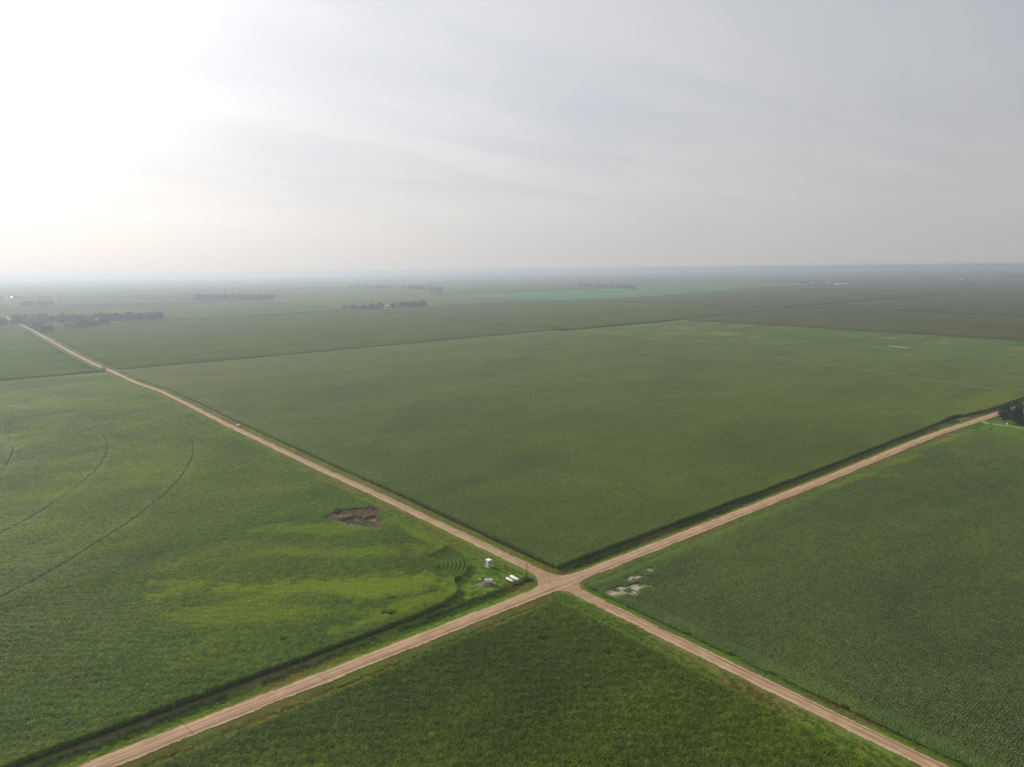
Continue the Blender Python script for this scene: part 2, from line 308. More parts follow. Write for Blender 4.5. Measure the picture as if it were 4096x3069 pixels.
def lines():
    a = [0, 1.2, 2.6, 3.4, 4.2, 5.2, 6.2, 7.3, 8.4, 9.5, 11, 13, 16, 20, 25, 31, 38]
    s = 8.
    while a[-1] < 31000: a.append(a[-1]+s); s = max(8., a[-1]*.045)
    return np.array([-v for v in a[:0:-1]]+a)
gl = lines(); gx = gl+.6; gy = gl+.25
GX, GY = np.meshgrid(gx, gy, indexing='ij'); GZ = gz(GX, GY)
n = len(gx); idx = np.arange(n*n).reshape(n, n)
F = np.stack([idx[:-1, :-1], idx[1:, :-1], idx[1:, 1:], idx[:-1, 1:]], -1).reshape(-1, 4)
ground = mesh_obj('ground', np.stack([GX, GY, GZ], -1).reshape(-1, 3), F, M_ground, smooth=True)
setp(ground, 'gently rolling farmland ground under the fields and roadside grass', kind='structure')

# roads ------------------------------------------------------------
def gravel(name, c1, c2, c3, edge):
    m, nt, out = newmat(name); P = pos(nt)
    sd = nn(nt, 'ShaderNodeAttribute', attribute_name='sd').outputs['Fac']; lat = nn(nt, 'ShaderNodeAttribute', attribute_name='lat').outputs['Fac']; run = nn(nt, 'ShaderNodeAttribute', attribute_name='run').outputs['Fac']
    cx = nn(nt, 'ShaderNodeCombineXYZ'); nt.links.new(mth(nt, 'MULTIPLY', run, .035), cx.inputs[0]); nt.links.new(mth(nt, 'MULTIPLY', lat, 1.0), cx.inputs[1])
    n_st = noise(nt, cx.outputs[0], 2.0, 4, .6); n_b = noise(nt, P, .22, 3, .6); n_f = noise(nt, P, 6., 3, .7); n_e = noise(nt, P, .75, 4, .7)
    trk = nn(nt, 'ShaderNodeAttribute', attribute_name='trk').outputs['Fac']
    # wheel paths: packed smooth lanes, loose windrows between
    wave = mth(nt, 'MULTIPLY', mth(nt, 'ADD', mth(nt, 'SINE', mth(nt, 'MULTIPLY', lat, 4.0)), 1), .5)
    t = mth(nt, 'ADD', mth(nt, 'MULTIPLY', n_st, .75), mth(nt, 'ADD', mth(nt, 'MULTIPLY', n_b, .45), mth(nt, 'MULTIPLY', mth(nt, 'MULTIPLY', wave, trk), .17)))
    col = ramp(nt, t, [(.47, c1), (.65, c2), (.84, c3)])
    # the dark rut along one side
    rut = mth(nt, 'MULTIPLY', mapr(nt, mth(nt, 'ABSOLUTE', mth(nt, 'ADD', lat, mth(nt, 'ADD', 1.35, mth(nt, 'MULTIPLY', mth(nt, 'SUBTRACT', n_st, .5), .5)))), .12, .38, 1, 0), trk)
    col = mixc(nt, mth(nt, 'MULTIPLY', rut, .75), col, tuple(v*.42 for v in c1))
    swl = nn(nt, 'ShaderNodeAttribute', attribute_name='swl').outputs['Fac']     # tyre sweeps round the corners
    sw = mth(nt, 'MULTIPLY', mth(nt, 'MULTIPLY', mapr(nt, mth(nt, 'SINE', mth(nt, 'ADD', mth(nt, 'MULTIPLY', sd, 3.1), mth(nt, 'MULTIPLY', n_b, 5.0))), .2, 1, 0, 1), swl), mapr(nt, n_e, .3, .6, .2, .8))
    col = mixc(nt, mth(nt, 'MULTIPLY', sw, .5), col, tuple(v*.55 for v in c1))
    col = mixc(nt, mapr(nt, n_f, .35, .75, 0, .35), col, tuple(v*.72 for v in c2))
    # pale loose gravel thrown to the edge
    col = mixc(nt, mth(nt, 'MULTIPLY', mapr(nt, sd, -.7, -.05, 0, 1), .45), col, edge)
    b = nn(nt, 'ShaderNodeBsdfPrincipled'); b.inputs['Roughness'].default_value = .95; b.inputs['Specular IOR Level'].default_value = .1
    nt.links.new(col, b.inputs['Base Color'])
    bp = nn(nt, 'ShaderNodeBump'); bp.inputs['Strength'].default_value = .5; bp.inputs['Distance'].default_value = .06
    nt.links.new(mth(nt, 'ADD', n_f, n_st), bp.inputs['Height']); nt.links.new(bp.outputs[0], b.inputs['Normal'])
    tr = nn(nt, 'ShaderNodeBsdfTransparent'); mx = nn(nt, 'ShaderNodeMixShader')
    e = mth(nt, 'ADD', sd, mth(nt, 'ADD', mth(nt, 'MULTIPLY', mth(nt, 'SUBTRACT', n_e, .5), 1.7), mth(nt, 'MULTIPLY', mth(nt, 'SUBTRACT', noise(nt, P, .09, 2, .5), .5), 1.6)))
    nt.links.new(mapr(nt, e, -.05, .08, 0, 1), mx.inputs[0]); nt.links.new(b.outputs[0], mx.inputs[1]); nt.links.new(tr.outputs[0], mx.inputs[2])
    nt.links.new(mx.outputs[0], out.inputs[0]); return m
M_road = gravel('tan_gravel', (.235, .146, .088), (.345, .222, .136), (.45, .315, .205), (.46, .36, .23))
HWA, HWB = 2.25, 2.85
def fillet_sd(x, y):
    a = np.abs(x-rac(y))-HWA; b = np.abs(y-rbc(x))-HWB
    sx_, sy_ = x > rac(y), y > rbc(x)
    r = np.where(~sx_ & sy_, 11.5, np.where(sx_ & sy_, 10., np.where(sx_ & ~sy_, 8., 5.)))
    u = np.maximum(r-a, 0); w = np.maximum(r-b, 0)
    return np.maximum(r, np.minimum(a, b))-np.hypot(u, w)
def road_grid(name, xs, ys, sdf, latf, runf, trk, lift=.07):
    A, B = np.meshgrid(xs, ys, indexing='ij'); a, bb = A.ravel(), B.ravel()
    sd = sdf(a, bb); i = np.arange(len(xs)*len(ys)).reshape(len(xs), len(ys))
    F = np.stack([i[:-1, :-1], i[1:, :-1], i[1:, 1:], i[:-1, 1:]], -1).reshape(-1, 4)
    F = F[(sd[F] < 1.0).any(1)]
    o = mesh_obj(name, np.stack([a, bb, gz(a, bb)+lift], 1), F, M_road, smooth=True, attrs=dict(sd=sd, lat=latf(a, bb), run=runf(a, bb), trk=trk(a, bb), swl=(1-sstep(1.5, 3.0, -np.minimum(np.abs(bb-rbc(a))-HWB, 3)*0+0))*0+((np.abs(bb-rbc(a)) > 2.0) & (np.abs(a-rac(bb)) < 14))*.9))
    return o
K = 24.0
o = road_grid('road_crossing', np.arange(-K, K+.01, .5), np.arange(-K, K+.01, .5), fillet_sd, lambda x, y: y-rbc(x), lambda x, y: x, lambda x, y: sstep(3.5, 2.5, np.abs(y)) if False else (np.abs(y-rbc(x)) < 2.9)*1.0)
setp(o, 'tan gravel crossing with rounded corners where the two roads meet', kind='structure')
latn = np.arange(-4.2, 4.21, .6)
def arm_x(x0, x1):
    xs = [x0]; 
    while xs[-1] < x1: xs.append(min(x1, xs[-1]+max(2.0, .012*abs(xs[-1])*2)))
    return np.array(xs)
def road_arm(name, s, alongx):
    lat, ss = np.meshgrid(latn, s, indexing='ij'); lat = lat.ravel(); ss = ss.ravel()
    if alongx: x, y = ss, rbc(ss)+lat; sd = np.abs(lat)-HWB
    else: x, y = rac(ss)+lat, ss; sd = np.abs(lat)-HWA
    if not alongx:            # the wide field entrance on the far road
        sd = sd-2.6*np.exp(-((ss-818)/14)**2)
    i = np.arange(len(latn)*len(s)).reshape(len(latn), len(s))
    F = np.stack([i[:-1, :-1], i[1:, :-1], i[1:, 1:], i[:-1, 1:]], -1).reshape(-1, 4)
    if not alongx: pass
    return mesh_obj(name, np.stack([x, y, gz(x, y)+.07+.0006*np.clip(np.abs(ss)-200, 0, 400)], 1), F, M_road, smooth=True,
                    attrs=dict(sd=sd, lat=lat if alongx else -lat*.55-.6, run=ss, trk=np.ones(len(ss))*(1 if alongx else .8)))
for nm, s, ax, lb in (('gravel_road', arm_x(K, 2600), True, 'tan gravel road running right from the crossing past the tall corn edge'),
                      ('gravel_road', -arm_x(K, 330)[::-1], True, 'wide tan gravel road running to the lower left corner'),
                      ('gravel_road', arm_x(K, 2300), False, 'straight tan gravel road running away to the far left trees'),
                      ('gravel_road', -arm_x(K, 330)[::-1], False, 'tan gravel road with dark wheel ruts running to the lower right')):
    setp(road_arm(nm, s, ax), lb, kind='structure')

# ------------------------------------------------------------------ crops as plants
def leaf_batch(base, az, h0, ln, wid, rise, drop, droop_t=1.0):
    """arching corn leaves: 5 points, a quad and a triangle... three faces each"""
    d = np.stack([np.cos(az), np.sin(az), np.zeros_like(az)], 1); s = np.stack([-np.sin(az), np.cos(az), np.zeros_like(az)], 1)
    p0 = base+np.stack([0*az, 0*az, h0], 1); z = np.array([0, 0, 1.])
    pm = p0+d*(ln*.5)[:, None]+z*(rise)[:, None]; pe = p0+d*ln[:, None]+z*(rise-drop)[:, None]
    w = wid[:, None]
    V = np.stack([p0-s*w*.35, p0+s*w*.35, pm+s*w*.5, pm-s*w*.5, pe], 1).reshape(-1, 3)
    k = np.arange(len(az))*5
    T = np.concatenate([np.stack([k, k+1, k+2], 1), np.stack([k, k+2, k+3], 1), np.stack([k+3, k+2, k+4], 1)])
    return V, T
def corn_mesh(name, bases, mats, nleaf=11, H=2.35, seed=0, tassel=True, wid=.115, low=.15, lean=.06):
    g = np.random.default_rng(seed); n = len(bases); ph = g.uniform(0, 6.28, 4); hs = H*(1+g.normal(0, .07, n)+.05*np.sin(bases[:, 0]*2.1+ph[0])*np.sin(bases[:, 1]*1.7+ph[1])+.05*np.sin(bases[:, 0]*.9+bases[:, 1]*1.3+ph[2]))
    pl = np.repeat(np.arange(n), nleaf); li = np.tile(np.arange(nleaf), n)
    az = (g.uniform(0, math.pi, n))[pl]+li*math.pi+g.normal(0, .5, len(pl))
    fr = low+(.90-low)*(li+g.uniform(0, 1, len(pl)))/nleaf
    off = np.stack([g.normal(0, lean, n), g.normal(0, lean, n), np.zeros(n)], 1)
    b = bases[pl]+off[pl]*fr[:, None]
    ln = g.uniform(.55, .95, len(pl))*(1-.45*np.abs(fr-.55)); V, T = leaf_batch(b, az, hs[pl]*fr, ln, np.full(len(pl), wid)*g.uniform(.8, 1.25, len(pl)), ln*g.uniform(.25, .5, len(pl)), ln*g.uniform(.25, .75, len(pl)))
    mi = np.zeros(len(T), int); Vs = [V]; Ts = [T]; ms = [mi]; c = len(V)
    # stalks: thin blades
    w = .022; top = bases+off+np.stack([0*hs, 0*hs, hs*.92], 1)
    e = np.array([w, 0, 0]); e2 = np.array([0, w, 0])
    for q in (e, e2):
        SV = np.stack([bases-q, bases+q, top], 1).reshape(-1, 3); k = np.arange(n)*3
        Vs.append(SV); Ts.append(np.stack([k, k+1, k+2], 1)+c); ms.append(np.full(n, 1)); c += len(SV)
    if tassel:
        tp = top+np.array([0, 0, .04])
        for j in range(3):
            a = g.uniform(0, 6.28, n); dv = np.stack([np.cos(a), np.sin(a), 0*a], 1); sv = np.stack([-np.sin(a), np.cos(a), 0*a], 1)*.035
            l = g.uniform(.16, .30, n)[:, None]
            TV = np.stack([tp-sv, tp+sv, tp+dv*l*.75+np.array([0, 0, .30])*l/.3], 1).reshape(-1, 3); k = np.arange(n)*3
            Vs.append(TV); Ts.append(np.stack([k, k+1, k+2], 1)+c); ms.append(np.full(n, 2)); c += len(TV)
    o = mesh_obj(name, np.concatenate(Vs), np.concatenate(Ts), mats, np.concatenate(ms)); return o
PROTO = bpy.data.collections.new('plant_sources')
def stash(o, coll):
    COL.objects.unlink(o); coll.objects.link(o)
def coll(name): return bpy.data.collections.new(name)
CELL = 6.08
def row_bases(g, along, nx=CELL, rows=8, sp=.19):
    out = []
    for r in range(rows):
        t = np.arange(0, nx, sp)+g.uniform(-.04, .04, int(np.ceil(nx/sp))); t = t[g.uniform(size=len(t)) > .04]
        out.append(np.stack([t-nx/2, np.full(len(t), (r+.5)*.76-nx/2)+g.normal(0, .07, len(t)), 0*t], 1))
    return np.concatenate(out)
def corn_coll(tag, mats, tassel=True, nvar=5, H=2.35, **kw):
    c = coll('corn_source_'+tag)
    for v in range(nvar):
        g = np.random.default_rng(100+v); o = corn_mesh('%s_patch_%d' % (tag, v), row_bases(g, 0), mats, seed=v, tassel=tassel, H=H, **kw); stash(o, c)
    for v in range(3):          # one metre of one row, for ragged edges
        g = np.random.default_rng(200+v); t = np.arange(-.45, .5, .19)
        o = corn_mesh('%s_row_%d' % (tag, v), np.stack([t+g.uniform(-.04, .04, len(t)), g.normal(0, .03, len(t)), 0*t], 1), mats, seed=50+v, tassel=tassel, H=H, **kw); stash(o, c)
    return c, nvar
def bush_mesh(name, size, n, h, mats, seed, leaf=.14, rows=None, prof=None):
    g = np.random.default_rng(seed)
    x = g.uniform(-size/2, size/2, n); y = g.uniform(-size/2, size/2, n)
    if rows:                    # planted rows: fold y onto the rows
        r = np.round((y+size/2)/rows-.5).clip(0, int(size/rows)-1); y = (r+.5)*rows-size/2+g.normal(0, rows*.36, n)
        hh = h*(1-.32*np.minimum(1, np.abs(y-((r+.5)*rows-size/2))/(rows*.6))**2)
    else: hh = np.full(n, h)
    z = hh*(1-g.uniform(0, 1, n)**1.8*.75)*(1+g.normal(0, .07, n))
    if prof: z *= prof(x, y)
    az = g.uniform(0, 6.28, n); ti = g.normal(0, .55, n); l = leaf*g.uniform(.7, 1.4, n)
    d = np.stack([np.cos(az)*np.cos(ti), np.sin(az)*np.cos(ti), np.sin(ti)], 1)*l[:, None]; s = np.stack([-np.sin(az), np.cos(az), g.normal(0, .3, n)], 1)*(l*.5)[:, None]
    p = np.stack([x, y, z], 1); V = np.stack([p-d*.5, p+s, p+d*.5, p-s], 1).reshape(-1, 3)
    F = np.arange(4*n).reshape(n, 4)
    return mesh_obj(name, V, F, mats)
def scatter(name, pts, rotz, scl, var, collection, label):
    me = bpy.data.meshes.new(name); me.vertices.add(len(pts)); me.vertices.foreach_set('co', np.asarray(pts, np.float32).ravel())
    for k, t, v in (('rot', 'FLOAT', rotz), ('var', 'INT', var)):
        a = me.attributes.new(k, t, 'POINT'); a.data.foreach_set('value', np.asarray(v, np.float32 if t == 'FLOAT' else np.int32))
    a = me.attributes.new('scl', 'FLOAT_VECTOR', 'POINT'); a.data.foreach_set('vector', np.asarray(scl, np.float32).ravel())
    o = bpy.data.objects.new(name, me); COL.objects.link(o)
    ng = bpy.data.node_groups.new(name+'_planting', 'GeometryNodeTree')
    ng.interface.new_socket('Geometry', in_out='INPUT', socket_type='NodeSocketGeometry'); ng.interface.new_socket('Geometry', in_out='OUTPUT', socket_type='NodeSocketGeometry')
    gi = ng.nodes.new('NodeGroupInput'); go = ng.nodes.new('NodeGroupOutput')
    ci = ng.nodes.new('GeometryNodeCollectionInfo'); ci.inputs['Collection'].default_value = collection; ci.inputs['Separate Children'].default_value = True; ci.inputs['Reset Children'].default_value = True
    ip = ng.nodes.new('GeometryNodeInstanceOnPoints'); ip.inputs['Pick Instance'].default_value = True
    def na(nm, t):
        q = ng.nodes.new('GeometryNodeInputNamedAttribute'); q.data_type = t; q.inputs['Name'].default_value = nm; return q.outputs['Attribute']
    cx = ng.nodes.new('ShaderNodeCombineXYZ'); ng.links.new(na('rot', 'FLOAT'), cx.inputs[2])
    er = ng.nodes.new('FunctionNodeEulerToRotation'); ng.links.new(cx.outputs[0], er.inputs[0])
    ng.links.new(gi.outputs[0], ip.inputs['Points']); ng.links.new(ci.outputs[0], ip.inputs['Instance']); ng.links.new(na('var', 'INT'), ip.inputs['Instance Index'])
    ng.links.new(er.outputs[0], ip.inputs['Rotation']); ng.links.new(na('scl', 'FLOAT_VECTOR'), ip.inputs['Scale'])
    ng.links.new(ip.outputs[0], go.inputs[0])
    md = o.modifiers.new('planting', 'NODES'); md.node_group = ng
    return setp(o, label, kind='stuff')
def in_poly(x, y, poly):
    x = np.asarray(x); y = np.asarray(y); r = np.zeros(x.shape, bool); n = len(poly)
    for i in range(n):
        (x0, y0), (x1, y1) = poly[i], poly[(i+1) % n]
        if y0 == y1: continue
        c = ((y0 > y) != (y1 > y)) & (x < (x1-x0)*(y-y0)/(y1-y0)+x0); r ^= c
    return r
def vnoise(x, y, s, seed=0):
    """smooth value noise for planting"""
    x = np.asarray(x)/s+seed*17.3; y = np.asarray(y)/s+seed*9.1; i = np.floor(x).astype(np.int64); j = np.floor(y).astype(np.int64); u = x-i; v = y-j; u = u*u*(3-2*u); v = v*v*(3-2*v)
    def h(a, b):
        q = (a*374761393+b*668265263+seed*69069) & 0xffffffff; q = ((q ^ (q >> 13))*1274126177) & 0xffffffff; return (q & 0xffff)/65535.
    return (h(i, j)*(1-u)+h(i+1, j)*u)*(1-v)+(h(i, j+1)*(1-u)+h(i+1, j+1)*u)*v
FAR0, FAR1 = 880., 1060.
def in_view(x, y, lim=1500.):
    dx, dy = x-CAM[0], y-CAM[1]; d = np.hypot(dx, dy); a = np.arctan2(dy, dx)-YAW
    return (d < lim) & ((np.abs(a) < R(47)) | (d < 30)) & (d > 60)
def plant(name, x0, x1, y0, y1, mask, cc, label, hscale, rowdir=0, holes=(), seed=0):
    """fills a field with plant patches; broken cells get single row pieces"""
    C, nv = cc; g = np.random.default_rng(seed)
    nx = int((x1-x0)//CELL); ny = int((y1-y0)//CELL)
    ax = 1 if abs(x0) < abs(x1) else -1; ay = 1 if abs(y0) < abs(y1) else -1      # whole cells counted from the road edges
    xo = x0 if ax > 0 else x1; yo = y0 if ay > 0 else y1
    i, j = np.meshgrid(np.arange(nx), np.arange(ny), indexing='ij'); cx = (xo+ax*(i+.5)*CELL).ravel(); cy_ = (yo+ay*(j+.5)*CELL).ravel()
    k = in_view(cx, cy_); d = np.hypot(cx-CAM[0], cy_-CAM[1])
    cx, cy_ = cx[k], cy_[k]
    tx = np.linspace(-.48, .48, 7)*CELL; TX, TY = np.meshgrid(tx, tx); TX, TY = TX.ravel(), TY.ravel()
    ms = np.ones((len(cx), len(TX)), bool)
    for q in range(len(TX)): ms[:, q] = mask(cx+TX[q], cy_+TY[q])
    full = ms.all(1); part = ms.any(1) & ~full
    px, py = cx[full], cy_[full]; n = len(px)
    P = [np.stack([px, py, terrain(px, py)], 1)]; rot = [np.full(n, rowdir*math.pi/2)+math.pi*g.integers(0, 2, n)]
    s = hscale(px, py); S = [np.stack([np.ones(n), np.ones(n), s], 1)]; var = [g.integers(0, nv, n)]
    if part.any():
        a, b = np.meshgrid((np.arange(6)+.5)*CELL/6-CELL/2, (np.arange(8)+.5)*.76-CELL/2)
        if rowdir: a, b = b, a
        qx = (cx[part][:, None]+a.ravel()).ravel(); qy = (cy_[part][:, None]+b.ravel()).ravel(); kk = mask(qx, qy); qx, qy = qx[kk], qy[kk]; n = len(qx)
        P.append(np.stack([qx, qy, terrain(qx, qy)], 1)); rot.append(np.full(n, rowdir*math.pi/2)+math.pi*g.integers(0, 2, n)); s = hscale(qx, qy); S.append(np.stack([np.ones(n)*1.05, np.ones(n), s], 1)); var.append(nv+g.integers(0, 3, n))
    P = np.concatenate(P); print(name, 'instances', len(P))
    return scatter(name, P, np.concatenate(rot), np.concatenate(S), np.concatenate(var), C, label)
def blob(x, y, holes):
    r = np.ones(x.shape, bool)
    for hx, hy, rx, ry in holes:
        dx, dy = x-hx, y-hy; c, s = math.cos(R(-39.3)), math.sin(R(-39.3)); u = dx*c+dy*s; v = -dx*s+dy*c
        r &= (u/rx)**2+(v/ry)**2 > .55+.9*vnoise(x, y, 2.2, 3)
    return r

cS = corn_coll('dark', [M_cornS, M_stalk, M_tassS]); cW = corn_coll('green', [M_cornW, M_stalk, M_tassS]); cN = corn_coll('olive', [M_cornN, M_stalk, M_tassN])
cY = coll('soybean_source')
for v_ in range(5): stash(bush_mesh('bean_patch_%d' % v_, CELL, 1900, .95, [M_soy], v_, leaf=.19, rows=.76), cY)
for v_ in range(3): stash(bush_mesh('bean_row_%d' % v_, 1.0, 55, .92, [M_soy], 20+v_, leaf=.19), cY)

DEAD = [(-36.3, 122.5), (-28.9, 125.2), (-24.5, 130.8), (-21.9, 125.3), (-16.7, 123.9), (-12.2, 121.1), (-9.5, 126.1), (-8.0, 112.8), (-12.2, 111.6), (-16.5, 97.5), (-23.7, 91.8), (-26.1, 97.5), (-27.7, 102.6), (-30.6, 103.3), (-31.0, 110.2)]
DEAD = [(x*.985-2.2, y*.985-2.0) for x, y in DEAD]
YARD = [(-8, 82), (-9.8, 66), (-11, 52), (-11.4, 44), (-12.8, 38), (-15.6, 33), (-19.5, 29.5), (-23, 27.6), (-27, 26.6), (-29, 24.5), (-30.2, 21), (-33, 17.5), (-40, 14.2), (-52, 12.8), (-52, 0), (-4, 0)]
WC = (-408.0, 400.0)
def wmask(x, y):
    r = np.hypot(x-WC[0], y-WC[1]); t = np.ones(x.shape, bool)
    for q in (379., 329., 276.5, 224.): t &= np.abs(r-q) > .72
    e = .55*vnoise(x, y, 3., 1)
    arc = in_poly(x, y, ARC)
    return t & ~in_poly(x, y, DEAD) & ~in_poly(x, y, YARD) & ~arc & (x < -10.2-e) & blob(x, y, [(-58.5, 19.5, 3.4, 1.6), (-51.5, 27.5, 3., 1.2), (-91.5, 25.5, 1.6, .9), (-44, 24., 1.6, .6), (-83, 44, 3, .8), (-27.5, 38.5, 2.2, 1.0)])
ARCC = (-33.5, 47.5)
ARC = [(ARCC[0]+r*math.cos(t), ARCC[1]+r*math.sin(t)) for r, t in [(22.6, R(a)) for a in range(-64, 17, 8)]+[(10.3, R(a)) for a in range(16, -65, -8)]]
plant('corn_field', -420, -10.5, -420, -10.2, lambda x, y: (x < -9.9-.4*vnoise(x, y, 3., 5)) & blob(x, y, [(-70.5, -101.5, 2.6, 1.7), (-27, -39, 3.0, .8), (-22, -44, 1.8, .8), (-31, -26, 2.2, .7), (-88, -70, 3, .6)]), cS, 'dark green corn in the near field between the two roads', lambda x, y: .86+.28*vnoise(x, y, 14., 2), 0, seed=1)
plant('corn_field', -760, -10.5, 12.6, 785, wmask, cW, 'green corn ringed by curved wheel tracks left of the crossing', lambda x, y: .84+.28*vnoise(x, y, 17., 4), 0, seed=2)
BULGE = [(340, 9), (352, 11.2), (362, 11.2), (389, 13.5), (405, 15.5), (424, 16.8), (436, 13), (470, 10.8), (470, 5), (340, 5)]
def nmask(x, y):
    r = np.hypot(x-773, y-800); t = np.ones(x.shape, bool)
    for q in (435, 489.5, 543, 598, 652, 706, 760): t &= np.abs(r-q) > .45
    t &= ~((np.abs(x-574) < 1.9) & (y > 90) & (y < 520))
    return t & ~in_poly(x, y, BULGE) & (y > 10.0+.6*vnoise(x, y, 3., 6)) & (x > 8.8+.5*vnoise(x, y, 3., 7)) & blob(x, y, [(62, 62, 3.6, 1.2), (66, 53, 3, .8), (88, 90, 2., 1.), (240, 228, 3.4, 1.2), (365, 345, 5, 2.0), (340, 320, 3, 1.)])
plant('corn_field', 9, 733, 10.4, 795, nmask, cN, 'olive corn with tan tassels in the big field beyond the crossing', lambda x, y: .90+.2*vnoise(x, y, 15., 8), 0, seed=3)
SAND1 = [(x*1.18-3.0, y*1.22+2.6) for x, y in [(8.2, -14.3), (12.7, -13.4), (16.6, -14.1), (17.0, -15.6), (22.0, -16.1), (23.5, -19.8), (18.6, -19.2), (15.6, -21.2), (13.8, -19.2), (12.3, -18.0), (9.4, -17.3)]]
SAND2 = [(x*1.1-3., y*1.35+3.) for x, y in [(21.5, -10.6), (28.6, -10.4), (35.6, -10.2), (36.1, -12.0), (28.3, -13.2), (22.3, -13.0)]]
EFAR = [(386, -8), (387.5, -14), (384.5, -25), (384.5, -400), (5, -400), (5, -6.5)]
def emask(x, y): return in_poly(x, y, EFAR) & (y < -6.8-.5*vnoise(x, y, 3., 9)) & (x > 6.4+.7*vnoise(x, y, 4., 10)) & ~in_poly(x, y, SAND1) & ~in_poly(x, y, SAND2) & blob(x, y, [(318, -16, 1.3, .5), (30, -16.8, 3, .5)])
def edge_h(x, y): return .80+.35*vnoise(x, y, 9., 11)
plant('soybean_field', 6.4, 800, -420, -6.6, emask, (cY, 5), 'low green soybeans in the field right of the crossing', edge_h, 0, seed=4)
# the curved end rows round the pump yard: separate bright rows with bare gaps
P_ = []; rr = []
for k_ in range(8):
    r_ = 21.9-1.58*k_
    for t_ in np.arange(R(-64), R(16), .95/r_):
        P_.append((ARCC[0]+r_*math.cos(t_), ARCC[1]+r_*math.sin(t_))); rr.append(t_+math.pi/2)
P_ = np.array(P_); n_ = len(P_)
M_cornA = leafmat('corn_leaf_bright', (.13, .22, .03), (.20, .32, .04), (.30, .42, .05), trans=.5, seed=20, k=.3)
cA = corn_coll('arc', [M_cornA, M_stalk, M_tassS], tassel=False, nvar=1, H=1.9)
scatter('corn_rows', np.c_[P_, terrain(P_[:, 0], P_[:, 1])], rr, np.c_[np.ones(n_), np.full(n_, .62), np.full(n_, 1.)], 1+rng.integers(0, 3, n_), cA[0], 'curved end rows of short corn beside the white pump house')

# ------------------------------------------------------------------ far crops as canopies with real edges
def sheet(name, x0, x1, y0, y1, h, mat, label, step=20., lod=False, jag=1.2, poly=None):
    nx = max(2, int((x1-x0)/step)+1); ny = max(2, int((y1-y0)/step)+1)
    xs = np.linspace(x0, x1, nx); ys = np.linspace(y0, y1, ny); A, B = np.meshgrid(xs, ys, indexing='ij')
    g = np.random.default_rng(abs(int(x0*7+y0*3)) % 9999)
    D = np.hypot(A-CAM[0], B-CAM[1])
    hh = np.full(A.shape, h)*(1+g.normal(0, .05, A.shape))
    if lod: hh = -.6+(h+.6)*sstep(FAR0-10, FAR1-40, D)
    Z = terrain(A, B)+hh
    V = np.stack([A, B, Z], -1).reshape(-1, 3); i = np.arange(nx*ny).reshape(nx, ny)
    F = np.stack([i[:-1, :-1], i[1:, :-1], i[1:, 1:], i[:-1, 1:]], -1).reshape(-1, 4)
    # standing edge of the crop
    ring = np.concatenate([i[:, 0], i[-1, 1:], i[-2::-1, -1], i[0, -2:0:-1]]); n = len(ring); b = len(V)
    low = V[ring].copy(); low[:, 2] = terrain(low[:, 0], low[:, 1])-.8
    V = np.concatenate([V, low]); k = np.arange(n); kn = (k+1) % n
    F = np.concatenate([F, np.stack([ring[kn], ring[k], b+k, b+kn], 1)])
    return setp(mesh_obj(name, V, F, mat, smooth=False), label, kind='stuff')
sheet('soybean_field', 736, 1086, -500, 772, .8, S_soy, 'blue green soybeans with yellow streaks beyond the irrigation pivot', 14)
sheet('corn_field', 1089, 1622, -700, 772, 2.8, S_cornB, 'brownish corn standing tall behind the blue green soybeans', 20)
sheet('corn_field', 11, 772, 800, 1682, 2.4, S_corn, 'hazy corn between the big field and the white farmstead', 18)
sheet('corn_field', 780, 1622, 779, 1680, 2.7, S_corn, 'hazy corn behind the dark slanting field edge', 18)
sheet('corn_field', 1656, 2900, -900, 830, 2.9, S_cornB, 'brown corn on the low rise at the far right', 30)
sheet('corn_field', 1656, 2800, 848, 1690, 2.8, S_cornB, 'brown corn in front of the bright green soybeans', 30)
sheet('soybean_field', 1662, 3000, 1705, 2500, .8, S_soyL, 'bright green soybeans below the long tree row', 30)
sheet('soybean_field', 3005, 4350, 1960, 2750, .8, S_soyL, 'bright green soybean strip reaching the farm with white silos', 40)
sheet('corn_field', -1500, -11, 793, 1600, 2.3, S_cornG, 'hazy corn left of the far road', 25)
sheet('corn_field', 14, 800, 1709, 2560, 2.3, S_cornG, 'pale hazy corn beyond the long left grove', 30)
sheet('corn_field', 2910, 4500, 300, 1650, 2.5, S_cornB, 'brown corn before the farm with the white silos', 40)
sheet('soybean_field', 820, 1640, 1730, 2900, .8, S_soy, 'pale hazy soybeans around the white farmstead', 30)
sheet('corn_field', 1660, 2900, 2560, 3700, 2.4, S_cornG, 'hazy green corn left of the long tree row', 40)

# bare and dead spots ------------------------------------------------
def flat_patch(name, poly, mat, label, lift=.06, step=.7):
    xs = [p[0] for p in poly]; ys = [p[1] for p in poly]; X, Y = np.meshgrid(np.arange(min(xs)-1, max(xs)+1, step), np.arange(min(ys)-1, max(ys)+1, step), indexing='ij')
    i = np.arange(X.size).reshape(X.shape); Fq = np.stack([i[:-1, :-1], i[1:, :-1], i[1:, 1:], i[:-1, 1:]], -1).reshape(-1, 4)
    j = (vnoise(X, Y, 1.6, 12)-.5)*1.6; k = in_poly(X+j, Y-j, poly).ravel(); Fq = Fq[k[Fq].sum(1) >= 2]
    Z = gz(X, Y)+lift
    return setp(mesh_obj(name, np.stack([X, Y, Z], -1).reshape(-1, 3), Fq, mat, smooth=True), label, kind='structure')
M_sand = simple('pale_dry_soil', (.37, .315, .235), .95, var=.35, scale=.5, spec=.1, bump=.4)
M_path = simple('pale_gravel', (.30, .28, .21), .95, var=.2, scale=2, spec=.1, bump=.4)
flat_patch('bare_soil', SAND1, M_sand, 'pale bare soil patch at the corner of the soybeans')
flat_patch('bare_soil', SAND2, M_sand, 'narrow pale bare soil streak among the soybeans')
